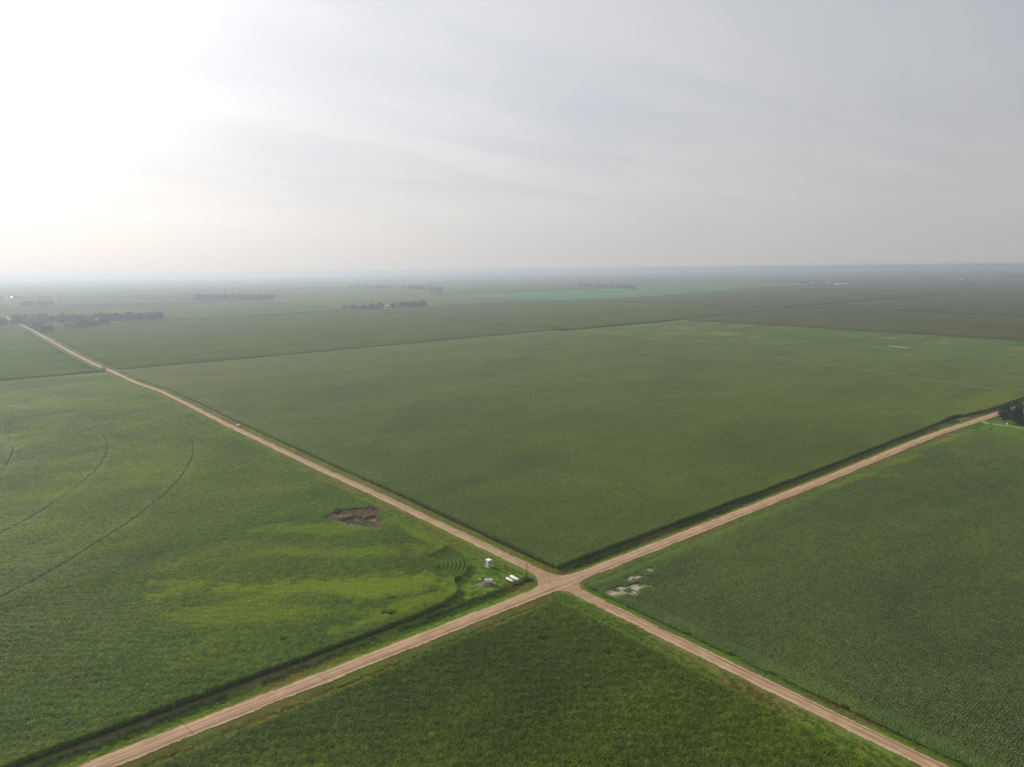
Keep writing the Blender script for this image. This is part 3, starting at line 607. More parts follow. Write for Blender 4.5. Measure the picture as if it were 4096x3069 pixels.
flat_patch('bare_soil', [(880, 228), (885, 230), (892, 256), (887, 262), (882, 246)], M_sand, 'white washed out spot in the far soybeans', lift=.95, step=2)
M_mud = simple('grey_mud', (.105, .095, .062), .95, var=.25, scale=.5)
flat_patch('muddy_hollow', DEAD, M_mud, 'grey muddy hollow where the corn has died')
cD = coll('dead_corn_source')
for v_ in range(4):
    g_ = np.random.default_rng(300+v_); t_ = np.arange(-.45, .5, .2); stash(corn_mesh('dead_row_%d' % v_, np.stack([t_, g_.normal(0, .05, len(t_)), 0*t_], 1), [M_dead, M_dead, M_dead], seed=70+v_, tassel=False, H=1.45, nleaf=9, wid=.09, lean=.2), cD)
cB = coll('bean_weed_source')
for v_ in range(4): stash(bush_mesh('bean_weed_%d' % v_, .9, 34, .5, [M_soy], 340+v_, leaf=.17), cB)
cG = coll('weed_source')
for v_ in range(4): stash(bush_mesh('grey_weed_%d' % v_, 1.1, 70, .45, [M_greyweed], 40+v_, leaf=.13), cG)
CORE = [((x+24.2)*1.3-24.2, (y-106)*1.22+106) for x, y in [(-28.3, 114.6), (-21.5, 115.0), (-18.4, 104.0), (-20.6, 97.4), (-24.8, 100.0), (-28.3, 106.8)]]; CORE = [(x*.985-2.2, y*.985-2) for x, y in CORE]
g_ = np.random.default_rng(11); q_ = np.stack([g_.uniform(-40, -6, 5200), g_.uniform(85, 132, 5200)], 1)
a_ = in_poly(q_[:, 0], q_[:, 1], DEAD); c_ = in_poly(q_[:, 0], q_[:, 1], CORE)
e_ = in_poly(q_[:, 0]+(vnoise(q_[:, 0], q_[:, 1], 1.7, 23)-.5)*7, q_[:, 1]+(vnoise(q_[:, 0], q_[:, 1], 1.9, 24)-.5)*8, DEAD)
d_ = q_[(a_ | e_) & ~c_ & (vnoise(q_[:, 0], q_[:, 1], 4, 13) > .28)]; n_ = len(d_)
scatter('dead_corn', np.c_[d_, terrain(d_[:, 0], d_[:, 1])], g_.uniform(0, 6.28, n_), np.c_[np.ones((n_, 2))*1.1, g_.uniform(.5, 1.15, n_)], g_.integers(0, 4, n_), cD, 'reddish brown dead corn round a muddy hollow beside the road')
q_[c_, 1] = np.where(g_.uniform(size=c_.sum()) < .75, np.round(q_[c_, 1]/1.6)*1.6, q_[c_, 1])
d_ = q_[c_ & (vnoise(q_[:, 0], q_[:, 1], 2.0, 14) > .25)]; n_ = len(d_)
scatter('weeds', np.c_[d_, terrain(d_[:, 0], d_[:, 1])], g_.uniform(0, 6.28, n_), np.ones((n_, 3)), g_.integers(0, 4, n_), cG, 'grey green weeds in the middle of the dead corn')

g_ = np.random.default_rng(12); q_ = np.stack([g_.uniform(6, 38, 2600), g_.uniform(-22, -9, 2600)], 1)
k_ = (in_poly(q_[:, 0], q_[:, 1], SAND1) | in_poly(q_[:, 0], q_[:, 1], SAND2)) & (vnoise(q_[:, 0], q_[:, 1], 2.4, 19)+.25*vnoise(q_[:, 0], q_[:, 1], .8, 20) > .84); q_ = q_[k_]; n_ = len(q_)
scatter('weeds', np.c_[q_, gz(q_[:, 0], q_[:, 1])], g_.uniform(0, 6.28, n_), np.c_[np.full((n_, 2), .8), g_.uniform(.5, 1.3, n_)], g_.integers(0, 4, n_), cB, 'scattered green weeds breaking up the pale bare soil')

# roadside grass and weeds ---------------------------------------------
cV = coll('grass_source')
def grass_patch(nm, mat, size, n, h, seed):
    g = np.random.default_rng(seed); x = g.uniform(-size/2, size/2, n); y = g.uniform(-size/2, size/2, n); az = g.uniform(0, 6.28, n); l = h*g.uniform(.5, 1.3, n); w = .05*g.uniform(.7, 1.6, n)
    p = np.stack([x, y, 0*x], 1); s = np.stack([-np.sin(az), np.cos(az), 0*az], 1)*w[:, None]; t = p+np.stack([np.cos(az)*l*.45, np.sin(az)*l*.45, l], 1)
    return mesh_obj(nm, np.stack([p-s, p+s, t], 1).reshape(-1, 3), np.arange(3*n).reshape(n, 3), mat)
for v_ in range(3): stash(grass_patch('a_rough_grass_%d' % v_, M_grass, 2.2, 420, .30, 60+v_), cV)
for v_ in range(3): stash(grass_patch('b_lush_grass_%d' % v_, M_lawn, 2.2, 420, .26, 70+v_), cV)
for v_ in range(2): stash(grass_patch('c_short_grass_%d' % v_, M_lawn, 2.2, 420, .13, 80+v_), cV)
g_ = np.random.default_rng(21)
s_ = np.concatenate([np.arange(-330, 560, 1.9)]); pts = []
for off in np.arange(-10.4, 10.5, 1.9):
    for axis in (0, 1):
        t = s_+g_.uniform(-.7, .7, len(s_)); o_ = off+g_.uniform(-.6, .6, len(s_))
        pts.append(np.stack([t, o_] if axis == 0 else [o_, t], 1))
pts.append(np.stack([g_.uniform(-52, -9, 900), g_.uniform(9, 84, 900)], 1))
pts = np.concatenate(pts); x_, y_ = pts[:, 0], pts[:, 1]
sd_ = np.minimum(fillet_sd(x_, y_), 50)
inyard = in_poly(x_, y_, YARD) & (y_ > 11.2) & (x_ < -5)
k_ = (sd_ > .9) & in_view(x_, y_, 620) & (inyard | (np.minimum(np.abs(x_), np.abs(y_)) < 10.8)) & ~((x_ > 383) & (y_ < -2.5) & (y_ > -8))
pts, x_, y_, sd_, inyard = pts[k_], x_[k_], y_[k_], sd_[k_], inyard[k_]; n_ = len(pts)
lushf = (vnoise(x_, y_, 18, 15)+.25*(x_ < -4)*(y_ > 0)+.22*(y_ < -8)-.3*((y_ > 0) & (x_ > 0) & (x_ < 12)) > .62) | (x_ > 380)
var = np.where(inyard, 6+g_.integers(0, 2, n_), np.where(lushf, 3+g_.integers(0, 3, n_), g_.integers(0, 3, n_)))
sc = np.where(sd_ < 2.2, .45, 1.0)*(.7+.6*vnoise(x_, y_, 6, 16))
scatter('roadside_grass', np.c_[pts, gz(x_, y_)-.02], g_.uniform(0, 6.28, n_), np.c_[np.ones((n_, 2)), sc], var, cV, 'rough grass on the verges, ditches and pump yard')
cH = coll('tall_weed_source')
for v_ in range(4): stash(bush_mesh('tall_weed_%d' % v_, 1.3, 110, 1.15, [M_weed], 90+v_, leaf=.17, prof=lambda x, y: 1-.6*(np.hypot(x, y)/.9)**2), cH)
hx = np.arange(-49, -4.2, .42); hp = [np.stack([hx, 10.7+g_.normal(0, .45, len(hx))], 1)]
hx2 = np.arange(-240, -49, .8); hp.append(np.stack([hx2, 9.6+g_.normal(0, .5, len(hx2))], 1)[vnoise(hx2, hx2*0, 9, 17) > .35])
hx3 = np.arange(9, 150, 1.3); hp.append(np.stack([hx3, 8.9+g_.normal(0, .5, len(hx3))], 1)[vnoise(hx3, hx3*0, 8, 18) > .6])
hp.append(np.stack([g_.normal(112, 3.2, 26), g_.normal(7.6, .8, 26)], 1)); hp.append(np.stack([g_.normal(403, 5, 40), g_.normal(10, 1.4, 40)], 1))
hp.append(np.stack([g_.normal(388, 1.5, 12), g_.normal(-8, .7, 12)], 1)); hp.append(np.stack([g_.normal(-6, .9, 16), g_.normal(11.2, .9, 16)], 1))
hp = np.concatenate(hp); n_ = len(hp)
hs = np.where(hp[:, 0] < -49, .62, 1.0)*g_.uniform(.65, 1.2, n_)
scatter('tall_weeds', np.c_[hp, gz(hp[:, 0], hp[:, 1])-.03], g_.uniform(0, 6.28, n_), np.c_[np.ones((n_, 2)), hs], g_.integers(0, 4, n_), cH, 'band of tall green weeds along the ditch in front of the pump yard')

# driveway and lawn at the right edge -----------------------------------
def ribbon(name, pts, w, mat, label, lift=.09):
    V = []; F = []
    pp = []
    for (a, b) in zip(pts[:-1], pts[1:]):
        n = max(1, int(math.dist(a, b)/2)); pp += [(a[0]+(b[0]-a[0])*i/n, a[1]+(b[1]-a[1])*i/n) for i in range(n)]
    pp.append(pts[-1])
    for i, p in enumerate(pp):
        q0, q1 = pp[max(0, i-1)], pp[min(len(pp)-1, i+1)]; d = Vector((q1[0]-q0[0], q1[1]-q0[1])).normalized(); ww = w[0]+(w[1]-w[0])*min(1, i*2/9.)
        for s in (-.5, 0, .5):
            x, y = p[0]-d.y*ww*s, p[1]+d.x*ww*s; V.append((x, y, float(gz(x, y))+lift+.03*(s == 0)))
    for i in range(len(pp)-1):
        for k in (0, 1): F.append((i*3+k, i*3+k+1, i*3+k+4, i*3+k+3))
    return setp(mesh_obj(name, V, F, mat, smooth=True), label, kind='structure')
ribbon('driveway', [(421, -1.8), (420, -5), (418.5, -9), (417.2, -16), (417.6, -30), (418.5, -70)], (9, 2.6), M_path, 'pale narrow driveway leading right from the gravel road', lift=.11)
M_worn = simple('worn_grass_dirt', (.17, .16, .10), .95, var=.3, scale=1.5)
ribbon('gravel_path', [(-19.2, 19.5), (-22.5, 19.8), (-25.5, 20.4)], (.6, 1.0), M_worn, 'short pale gravel path left of the pump engine', lift=.09)
g_ = np.random.default_rng(31); q_ = np.stack([g_.uniform(384, 480, 7000), g_.uniform(-90, -3, 7000)], 1)
q_ = q_[(np.abs(q_[:, 0]-417.8) > 2.6) & ~in_poly(q_[:, 0], q_[:, 1], EFAR)]; n_ = len(q_)
scatter('lawn', np.c_[q_, gz(q_[:, 0], q_[:, 1])-.02], g_.uniform(0, 6.28, n_), np.c_[np.ones((n_, 2)), np.full(n_, .8)], 6+g_.integers(0, 2, n_), cV, 'bright mown lawn either side of the pale driveway')

# ------------------------------------------------------------------ pump yard
Mwhite = simple('white_paint', (.78, .78, .76), .35, var=.05, spec=.5); Mgrey = simple('grey_painted_metal', (.50, .51, .53), .45, var=.06); Mdark = simple('dark_metal', (.05, .05, .055), .5)
Mconc = simple('concrete', (.36, .34, .30), .9, var=.15, scale=4); Mgalv = simple('galvanised_sheet', (.52, .55, .60), .38, metal=.35, var=.06); Mrust = simple('rusty_metal', (.28, .16, .09), .8, var=.3, scale=8)
Mtan = simple('tan_paint', (.46, .40, .24), .6); Mwood = simple('weathered_pole_wood', (.085, .068, .052), .85, var=.3, scale=5); Mpalewood = simple('grey_pole_wood', (.15, .135, .115), .85, var=.2, scale=5); Mceram = simple('insulator', (.3, .28, .27), .3)
Mpink = simple('chalky_white_paint', (.74, .68, .62), .45, var=.08); Myel = simple('yellow_sign_sheet', (.70, .55, .02), .45); Mglass = simple('dark_glass', (.02, .024, .03), .08, spec=.8); Mtyre = simple('tyre_rubber', (.02, .02, .02), .85); Mroofw = simple('white_roof_metal', (.72, .73, .74), .35); Mwallv = simple('pale_siding', (.55, .54, .58), .7); Mroofd = simple('dark_shingle', (.09, .085, .085), .85); Mrim = simple('alloy_rim', (.45, .45, .46), .3, metal=.8); Mred = simple('red_lens', (.45, .02, .02), .3); Mstone = simple('pale_stone', (.50, .46, .38), .9, var=.2, scale=3)

def Z(x, y): return float(gz(x, y))
# white pump house on its slab
hx_, hy_ = -8.7, 30.3; t = empty('pump_house', (hx_, hy_, Z(hx_, hy_)))
setp(t, 'small white metal pump house on a concrete slab', 'shed')
MB().box((0, 0, .03), (2.9, 2.9, .16)).obj('slab', Mconc, t)
b_ = MB(); b_.box((0, 0, 1.33), (1.75, 1.75, 2.40), taper=.985).obj('wall', Mgrey, t)
r_ = MB(); r_.box((0, 0, 2.57), (1.92, 1.92, .10)); r_.add([(-.96, -.96, 2.622), (.96, -.96, 2.622), (.96, .96, 2.622), (-.96, .96, 2.622), (0, 0, 2.74)], [(0, 1, 4), (1, 2, 4), (2, 3, 4), (3, 0, 4)]); r_.obj('roof', Mwhite, t)
d_ = MB().box((-.895, -.15, 1.15), (.05, .9, 1.9)).obj('door', Mwhite, t); MB().box((-.935, .2, 1.1), (.03, .06, .16)).obj('handle', Mdark, d_)
v_ = MB(); [v_.box((.25, -.89, 1.7+.09*i), (.6, .04, .05)) for i in range(4)]; v_.obj('vent', Mdark, t)
for sx_, sy_ in ((-1, -1), (1, -1), (1, 1), (-1, 1)): MB().box((sx_*.872, sy_*.872, 1.32), (.07, .07, 2.38)).obj('corner_trim', Mwhite, t)
MB().tube((-1.25, .75, .1), (-1.25, .75, .75), .09).tube((-1.25, .75, .62), (-.86, .75, .62), .06).obj('valve_pipe', Mdark, t)
MB().tube((1.2, .9, .1), (1.2, .9, .55), .07).box((1.2, .9, .62), (.28, .2, .22)).obj('meter_box', Mgrey, t)

flat_patch('worn_ground', [(-21.5, 17.2), (-18.8, 16.2), (-16.4, 16.6), (-16.2, 18.4), (-19, 20.4), (-21.6, 20.6)], M_worn, 'worn bare ground under the pump engine', lift=.1, step=.4)
# two gas tanks lying along Y
def gas_tank(x, y, ln, r, mat, label, dome):
    t = empty('gas_tank', (x, y, Z(x, y))); setp(t, label, 'tank', 'gas tanks in the pump yard'); zc = .35+r
    pr = [(r*math.cos(a), -ln/2+r*.75-r*.75*math.sin(a)) for a in np.linspace(R(88), 0, 6)]+[(r*math.cos(a), ln/2-r*.75+r*.75*math.sin(a)) for a in np.linspace(0, R(88), 6)]
    MB().lathe((0, 0, zc), (0, 1, 0), pr, 20).obj('shell', mat, t, True)
    for sy in (-1, 1):
        MB().box((0, sy*ln*.28, .2+.05), (r*1.5, .16, .5)).obj('saddle', Mconc, t)
    c = MB().tube((0, ln*dome, zc+r*.9), (0, ln*dome, zc+r+.24), .2, .18, 10).obj('valve_cover', mat, t, False); MB().tube((.26, ln*dome, zc+r*.8), (.26, ln*dome, zc+r+.12), .035, n=6).obj('filler_pipe', Mdark, c)
    for sy in (-1, 1): MB().box((0, sy*ln*.24, zc+r+.03), (.08, .14, .12)).obj('lifting_lug', mat, t)
gas_tank(-11.4, 14.1, 4.0, .50, Mpink, 'slimmer chalky white gas tank lying nearer the pump engine', .1)
gas_tank(-9.3, 13.9, 4.7, .60, Mwhite, 'thicker bright white gas tank lying nearer the road pole', .12)

# pump engine under its barrel roof: long axis across the camera's view
ex, ey = -18.2, 18.0; t = empty('pump_engine', (ex, ey, Z(ex, ey)), R(-39)); setp(t, 'irrigation pump engine under a curved white metal canopy', 'pump engine')
arc_ = [(math.cos(a)*1.05, .98+math.sin(a)*1.0) for a in np.linspace(R(-14), R(176), 14)]
V_ = [(sx_, -q[0], q[1]) for sx_ in (-1.45, 1.45) for q in arc_]+[(sx_, -q[0]*.965, .98+(q[1]-.98)*.965) for sx_ in (-1.45, 1.45) for q in arc_]
n_ = len(arc_); F_ = [(i, i+1, n_+i+1, n_+i) for i in range(n_-1)]+[(2*n_+i, 3*n_+i, 3*n_+i+1, 2*n_+i+1) for i in range(n_-1)]
F_ += [(i+1, i, 2*n_+i, 2*n_+i+1) for i in range(n_-1)]+[(n_+i, n_+i+1, 3*n_+i+1, 3*n_+i) for i in range(n_-1)]+[(0, n_, 3*n_, 2*n_), (2*n_-1, n_-1, 3*n_-1, 4*n_-1)]
mesh_obj('canopy', V_, F_, Mgalv, parent=t, smooth=False)
for sx_ in (-1.2, 1.2):
    for sy_ in (-.95, .95): MB().tube((sx_, sy_, 0), (sx_, sy_, .98), .045, n=6).obj('post', Mrust, t)
MB().box((0, 0, .12), (2.7, 1.0, .2)).obj('skid', Mdark, t)
e_ = MB().box((-.1, 0, .72), (1.2, .62, .85)).box((-.1, 0, 1.22), (1.0, .4, .18)).obj('engine_block', Mtan, t)
MB().tube((-.35, .1, 1.2), (-.35, .1, 1.85), .06, n=8).obj('exhaust', Mrust, e_)
MB().box((.82, 0, .72), (.18, .8, .9)).obj('radiator', Mdark, t)
MB().tube((-1.1, 0, .25), (-1.1, 0, 1.05), .22, .17, 10).tube((-1.1, 0, .9), (-.6, 0, .9), .12, n=8).obj('gear_head', Mrust, t)
for px_ in (-1.0, -.45, .1, .95): MB().box((px_, -1.02, .28), (.3, .26, .42), taper=.8).obj('fuel_can', [Mpink, Mtan, Mwhite, Mconc][int((px_+1)*1.9) % 4], t)
# tan fuel tank on a stand
fx, fy = -20.6, 20.0; t = empty('fuel_tank', (fx, fy, Z(fx, fy)), R(-39)); setp(t, 'small tan fuel tank on a dark metal stand', 'fuel tank')
MB().lathe((-.55, 0, 1.55), (1, 0, 0), [(.05, 0), (.40, .03), (.44, .12), (.44, 1.0), (.40, 1.09), (.05, 1.12)], 14).obj('shell', Mtan, t, True)
for sx_ in (-.4, .4):
    for sy_ in (-.4, .4): MB().tube((sx_*1.15, sy_*1.15, 0), (sx_, sy_, 1.2), .04, n=6).obj('leg', Mdark, t)
MB().box((0, 0, 1.14), (1.0, .95, .06)).obj('cradle', Mdark, t)
MB().tube((.2, -.3, 1.2), (.2, -.45, .2), .025, n=6).obj('hose', Mdark, t)
# discharge pipe from pump to field
px_, py_ = -22.0, 20.0
t = MB(); 
t.tube((-19.4, 18.6, Z(-19.4, 18.6)+.45), (-20.9, 18.6, Z(-20.9, 18.6)+.45), .11); t.tube((-20.9, 18.6, Z(-20.9, 18.6)+.45), (-21.6, 18.9, Z(-21.6, 18.9)-.15), .11)
setp(t.obj('discharge_pipe', Mgalv), 'grey water pipe bending into the ground beside the pump engine', 'pipe')
for i, (x, y, s, lb) in enumerate(((-6.2, 20.6, .5, 'low pale rubble pile behind the gas tanks, nearer of two'), (-3.6, 23.6, .42, 'low pale rubble pile near the road edge by the pump house shadow'), (-31.5, 17.2, .35, 'single pale stone at the corn edge left of the pump yard'))):
    m_ = MB(); g_ = np.random.default_rng(400+i)
    for _ in range(6 if i < 2 else 1):
        a, r = g_.uniform(0, 6.28), g_.uniform(0, .7 if i < 2 else .01); q = s*g_.uniform(.6, 1.2)
        c = np.array([x+r*math.cos(a), y+r*math.sin(a), Z(x, y)+q*.2]); v = [tuple(c+q*.6*np.array(p)*g_.uniform(.7, 1.3, 3)) for p in ((1, 0, 0), (0, 1, 0), (-1, 0, 0), (0, -1, 0), (.1, 0, .8), (0, .1, -.7))]
        m_.add(v, [(0, 1, 4), (1, 2, 4), (2, 3, 4), (3, 0, 4), (1, 0, 5), (2, 1, 5), (3, 2, 5), (0, 3, 5)])
    setp(m_.obj('rubble_pile' if i < 2 else 'stone', Mstone), lb, 'stones')

# poles, posts, signs -----------------------------------------------------
def pole(x, y, h, mat, label, first=[None]):
    if first[0] is None or mat is not first[0][1]:
        t = empty('utility_pole', (x, y, Z(x, y)-.05)); s = MB().tube((0, 0, 0), (0, 0, 7.4), .125, .09, 10).obj('shaft', mat, t)
        for dx_ in (-.16, .16): MB().lathe((dx_, 0, 7.22), (0, 0, 1), [(.03, 0), (.07, .06), (.05, .12), (.065, .18), (.02, .22)], 8).obj('insulator', Mceram, t)
        MB().tube((-.2, 0, 7.2), (.2, 0, 7.2), .03, n=6).obj('bracket', Mdark, t)
        first[0] = (t, mat)
    else:
        src = first[0][0]; t = src.copy(); COL.objects.link(t)
        for ch in src.children:
            c = ch.copy(); COL.objects.link(c); c.parent = t
        t.location = (x, y, Z(x, y)-.05); t.rotation_euler = (R(rng.normal(0, .6)), R(rng.normal(0, .6)), 0)
    t.scale = (1, 1, h/7.4)
    return setp(t, label, 'utility pole', 'utility poles along the crossing road')
pole(-5.9, 10.9, 7.0, Mwood, 'dark wooden utility pole beside the white gas tanks at the crossing')
for x, y, h, lb in ((48.8, 9.9, 7.4, 'slim grey utility pole nearest the corner of the olive corn'), (124, 10.0, 7.3, 'slim grey utility pole before the tall weeds in the ditch, second right of the crossing'),
                    (196, 10.1, 7.3, 'slim grey utility pole in the dark ditch, third right of the crossing'), (267, 10.2, 7.5, 'slim grey utility pole just left of the yellow road sign'),
                    (343.5, 10.6, 7.4, 'slim grey utility pole beside the field gate'), (424, 11, 7.2, 'slim grey utility pole across the road from the driveway'),
                    (-50.7, 9.7, 7.2, 'slim grey utility pole left of the pump yard at the weed band'), (-92.2, 10.8, 7.6, 'slim grey utility pole whose shadow crosses the lower left road'), (-127, 9.6, 7.3, 'slim grey utility pole nearest the lower left corner')):
    pole(x, y, h, Mpalewood, lb)
x, y = 10.6, 10.2; t = empty('marker_post', (x, y, Z(x, y))); setp(t, 'short pale marker post at the corner of the olive corn', 'marker post')
MB().tube((0, 0, -.1), (0, 0, 1.7), .055, .05, 8).obj('shaft', Mwhite, t); MB().tube((0, 0, 1.7), (0, 0, 1.95), .058, .04, 8).obj('cap', Mconc, t)
x, y = 298.6, -3.9; t = empty('road_sign', (x, y, Z(x, y)), R(8)); setp(t, 'yellow diamond road sign on the right road verge', 'road sign')
MB().box((.03, 0, 1.1), (.06, .08, 2.3)).obj('post', Mgalv, t)
q = .56; MB().add([(-.03, 0, 1.95-q), (-.03, q, 1.95), (-.03, 0, 1.95+q), (-.03, -q, 1.95), (.0, 0, 1.95-q), (.0, q, 1.95), (.0, 0, 1.95+q), (.0, -q, 1.95)], [(0, 1, 2, 3), (7, 6, 5, 4), (0, 4, 5, 1), (1, 5, 6, 2), (2, 6, 7, 3), (3, 7, 4, 0)]).obj('plate', Myel, t)
x, y = 400.8, 4.2; t = empty('mailbox', (x, y, Z(x, y)), R(5)); setp(t, 'white mailbox on a post at the far road edge', 'mailbox')
MB().box((0, 0, .5), (.12, .12, 1.2)).obj('post', Mwood, t)
pb = [(math.cos(a)*.28, 1.28+math.sin(a)*.28) for a in np.linspace(0, math.pi, 8)]+[(-.28, 1.0), (.28, 1.0)]
MB().prism(pb, -.5, .5).obj('box', Mwhite, t); MB().box((.1, -.31, 1.4), (.05, .03, .3)).obj('flag', Mred, t)
x, y = 357, 9.0; t = empty('field_gate', (x, y, Z(x, y))); setp(t, 'pale metal field gate at the corn edge right of the yellow sign', 'gate')
for i in range(4): MB().tube((-2.4, 0, .4+.28*i), (2.4, 0, .4+.28*i), .035, n=6).obj('rail', Mgalv, t)
for sx_ in (-2.5, 2.5): MB().tube((sx_, 0, -.1), (sx_, 0, 1.5), .09, n=8).obj('post', Mwood, t)
x, y = 389.5, -8.0; t = MB(); t.tube((x-1, y+.3, Z(x, y)+.1), (x+22, y-1.3, Z(x+22, y)+.1), .22, n=8); setp(t.obj('culvert_pipe', Mdark), 'dark drain pipe lying across the lawn beside the driveway', 'pipe')
x, y = 424, -17.6; t = empty('garden_bench', (x, y, Z(x, y)), R(40)); setp(t, 'small white garden bench on the lawn beside the big trees', 'bench')
MB().box((0, 0, .45), (1.5, .45, .06)).obj('seat', Mwhite, t); MB().box((0, .22, .75), (1.5, .05, .5)).obj('backrest', Mwhite, t)
for sx_ in (-.65, .65): MB().box((sx_, 0, .21), (.08, .4, .42)).obj('leg', Mwhite, t)

# white car on the verge ---------------------------------------------------
x, y = 4.3, 354.5; t = empty('parked_car', (x, y, float(terrain(x, y))+.32), R(90)); setp(t, 'white car parked on the grass edge of the far left road', 'car')
prof = [(-2.2, .38), (-2.25, .75), (-2.1, .98), (-1.15, 1.06), (1.0, 1.0), (2.05, .86), (2.22, .62), (2.2, .36)]
def body(prof, w, w2):
    n = len(prof); zt = max(p[1] for p in prof); V = [(p[0], s*(w if p[1] < .9 else w2), p[1]) for s in (-1, 1) for p in prof]
    return V, [tuple(range(n-1, -1, -1)), tuple(range(n, 2*n))]+[(i, (i+1) % n, n+(i+1) % n, n+i) for i in range(n)]
MB().add(*body(prof, .92, .86)).obj('body', Mwhite, t)
V_ = [(s_x, s_y, z_) for z_, xa, xb, yy in ((1.0, -1.9, 1.0, .84), (1.52, -1.6, .25, .68)) for s_x, s_y in ((xa, -yy), (xb, -yy), (xb, yy), (xa, yy))]
MB().add(V_, [(0, 1, 5, 4), (1, 2, 6, 5), (2, 3, 7, 6), (3, 0, 4, 7), (4, 5, 6, 7)]).obj('window', Mglass, t)
MB().box((-.68, 0, 1.55), (1.85, 1.36, .07), taper=.95).obj('roof', Mwhite, t)
for sx_ in (-1.4, 1.4):
    for sy_ in (-.84, .84):
        w_ = MB().tube((sx_, sy_-.1, .34), (sx_, sy_+.1, .34), .34, n=16).obj('wheel', Mtyre, t); MB().tube((sx_, sy_-.115, .34), (sx_, sy_+.115, .34), .2, n=10).obj('rim', Mrim, w_)
for sy_ in (-.62, .62): MB().box((2.17, sy_, .72), (.1, .34, .14)).obj('headlight', Mceram, t); MB().box((-2.2, sy_, .82), (.08, .3, .16)).obj('tail_light', Mred, t)
for sy_ in (-1.0, 1.0): MB().box((.72, sy_, 1.08), (.1, .2, .14)).obj('mirror', Mwhite, t)

# irrigation pivot -----------------------------------------------------------
p0 = np.array([773., 800.]); p1 = np.array([574., 35.]); Lp = np.linalg.norm(p1-p0); NS = 14; dirp = (p1-p0)/Lp; nrm_ = np.array([-dirp[1], dirp[0]])
t = empty('irrigation_pivot', (p0[0], p0[1], Z(*p0))); setp(t, 'very long silver irrigation pivot standing over the olive corn', 'irrigation machine')
Mpiv = simple('galvanised_pipe', (.26, .265, .265), .6, metal=.0, var=.06)
def rel(P): return (P[0]-p0[0], P[1]-p0[1], P[2]-t.location.z)
m_ = MB()
for a in range(4): m_.tube((1.6*math.cos(a*1.571+.78), 1.6*math.sin(a*1.571+.78), 0), (.35*math.cos(a*1.571+.78), .35*math.sin(a*1.571+.78), 3.9), .09, n=6)
m_.obj('centre_frame', Mpiv, t); MB().tube((0, 0, 0), (0, 0, 4.3), .14).obj('riser_pipe', Mpiv, t); MB().box((.9, .7, 1.4), (.7, .5, 1.3)).obj('control_panel', Mwhite, t)
span = (Lp-18)/NS
pk = [(p0+dirp*span*i) for i in range(NS+1)]
for i in range(NS):
    a, b_ = pk[i], pk[i+1]; za, zb = Z(*a)+4.0, Z(*b_)+4.0; m_ = MB(); K_ = 8; prev = None
    for k in range(K_+1):
        f = k/K_; q = a+(b_-a)*f; z = za+(zb-za)*f+1.3*math.sin(math.pi*f); c = np.array([q[0], q[1], z])
        lo = [np.array([q[0]+s*nrm_[0]*.75*math.sin(math.pi*f), q[1]+s*nrm_[1]*.75*math.sin(math.pi*f), z-.9*math.sin(math.pi*f)]) for s in (-1, 1)]
        if prev is not None:
            m_.tube(rel(prev[0]), rel(c), .085, n=6, cap=False)
            for s in (0, 1): m_.tube(rel(prev[1][s]), rel(lo[s]), .02, n=4, cap=False)
        if 0 < k < K_:
            for s in (0, 1): m_.tube(rel(c), rel(lo[s]), .02, n=4, cap=False)
            m_.tube(rel(lo[0]), rel(lo[1]), .025, n=4, cap=False)
        prev = (c, lo)
    m_.obj('span', Mpiv, t)
    q = b_; zq = Z(*q); m_ = MB()
    for s in (-1, 1):
        w = q+nrm_*1.9*s
        m_.tube(rel((w[0], w[1], zq+.75)), rel((q[0], q[1], zq+4.0)), .09, n=6)
        m_.tube(rel((w[0]+dirp[0]*.0, w[1], zq+.75)), rel((q[0]-dirp[0]*1.4, q[1]-dirp[1]*1.4, zq+4.05)), .05, n=6)
    m_.tube(rel((*(q-nrm_*1.9), zq+.75)), rel((*(q+nrm_*1.9), zq+.75)), .10, n=6); m_.box(rel((q[0], q[1], zq+4.3)), (.5, .5, .5))
    tw = m_.obj('tower', Mpiv, t)
    for s in (-1, 1):
        w = q+nrm_*1.9*s; c = np.array([w[0], w[1], zq+.62]); MB().tube(rel(c-np.array([*dirp, 0])*.15), rel(c+np.array([*dirp, 0])*.15), .62, n=14).obj('wheel', Mtyre, tw)
q0, q1 = pk[NS], p1; zq = Z(*q0)+4.0; m_ = MB().tube(rel((*q0, zq)), rel((*q1, zq+.2)), .09, n=6); m_.tube(rel((*q0, zq+2.2)), rel((*q1, zq+.2)), .03, n=4); m_.tube(rel((*q0, zq)), rel((*q0, zq+2.2)), .06, n=4); m_.obj('overhang', Mpiv, t)

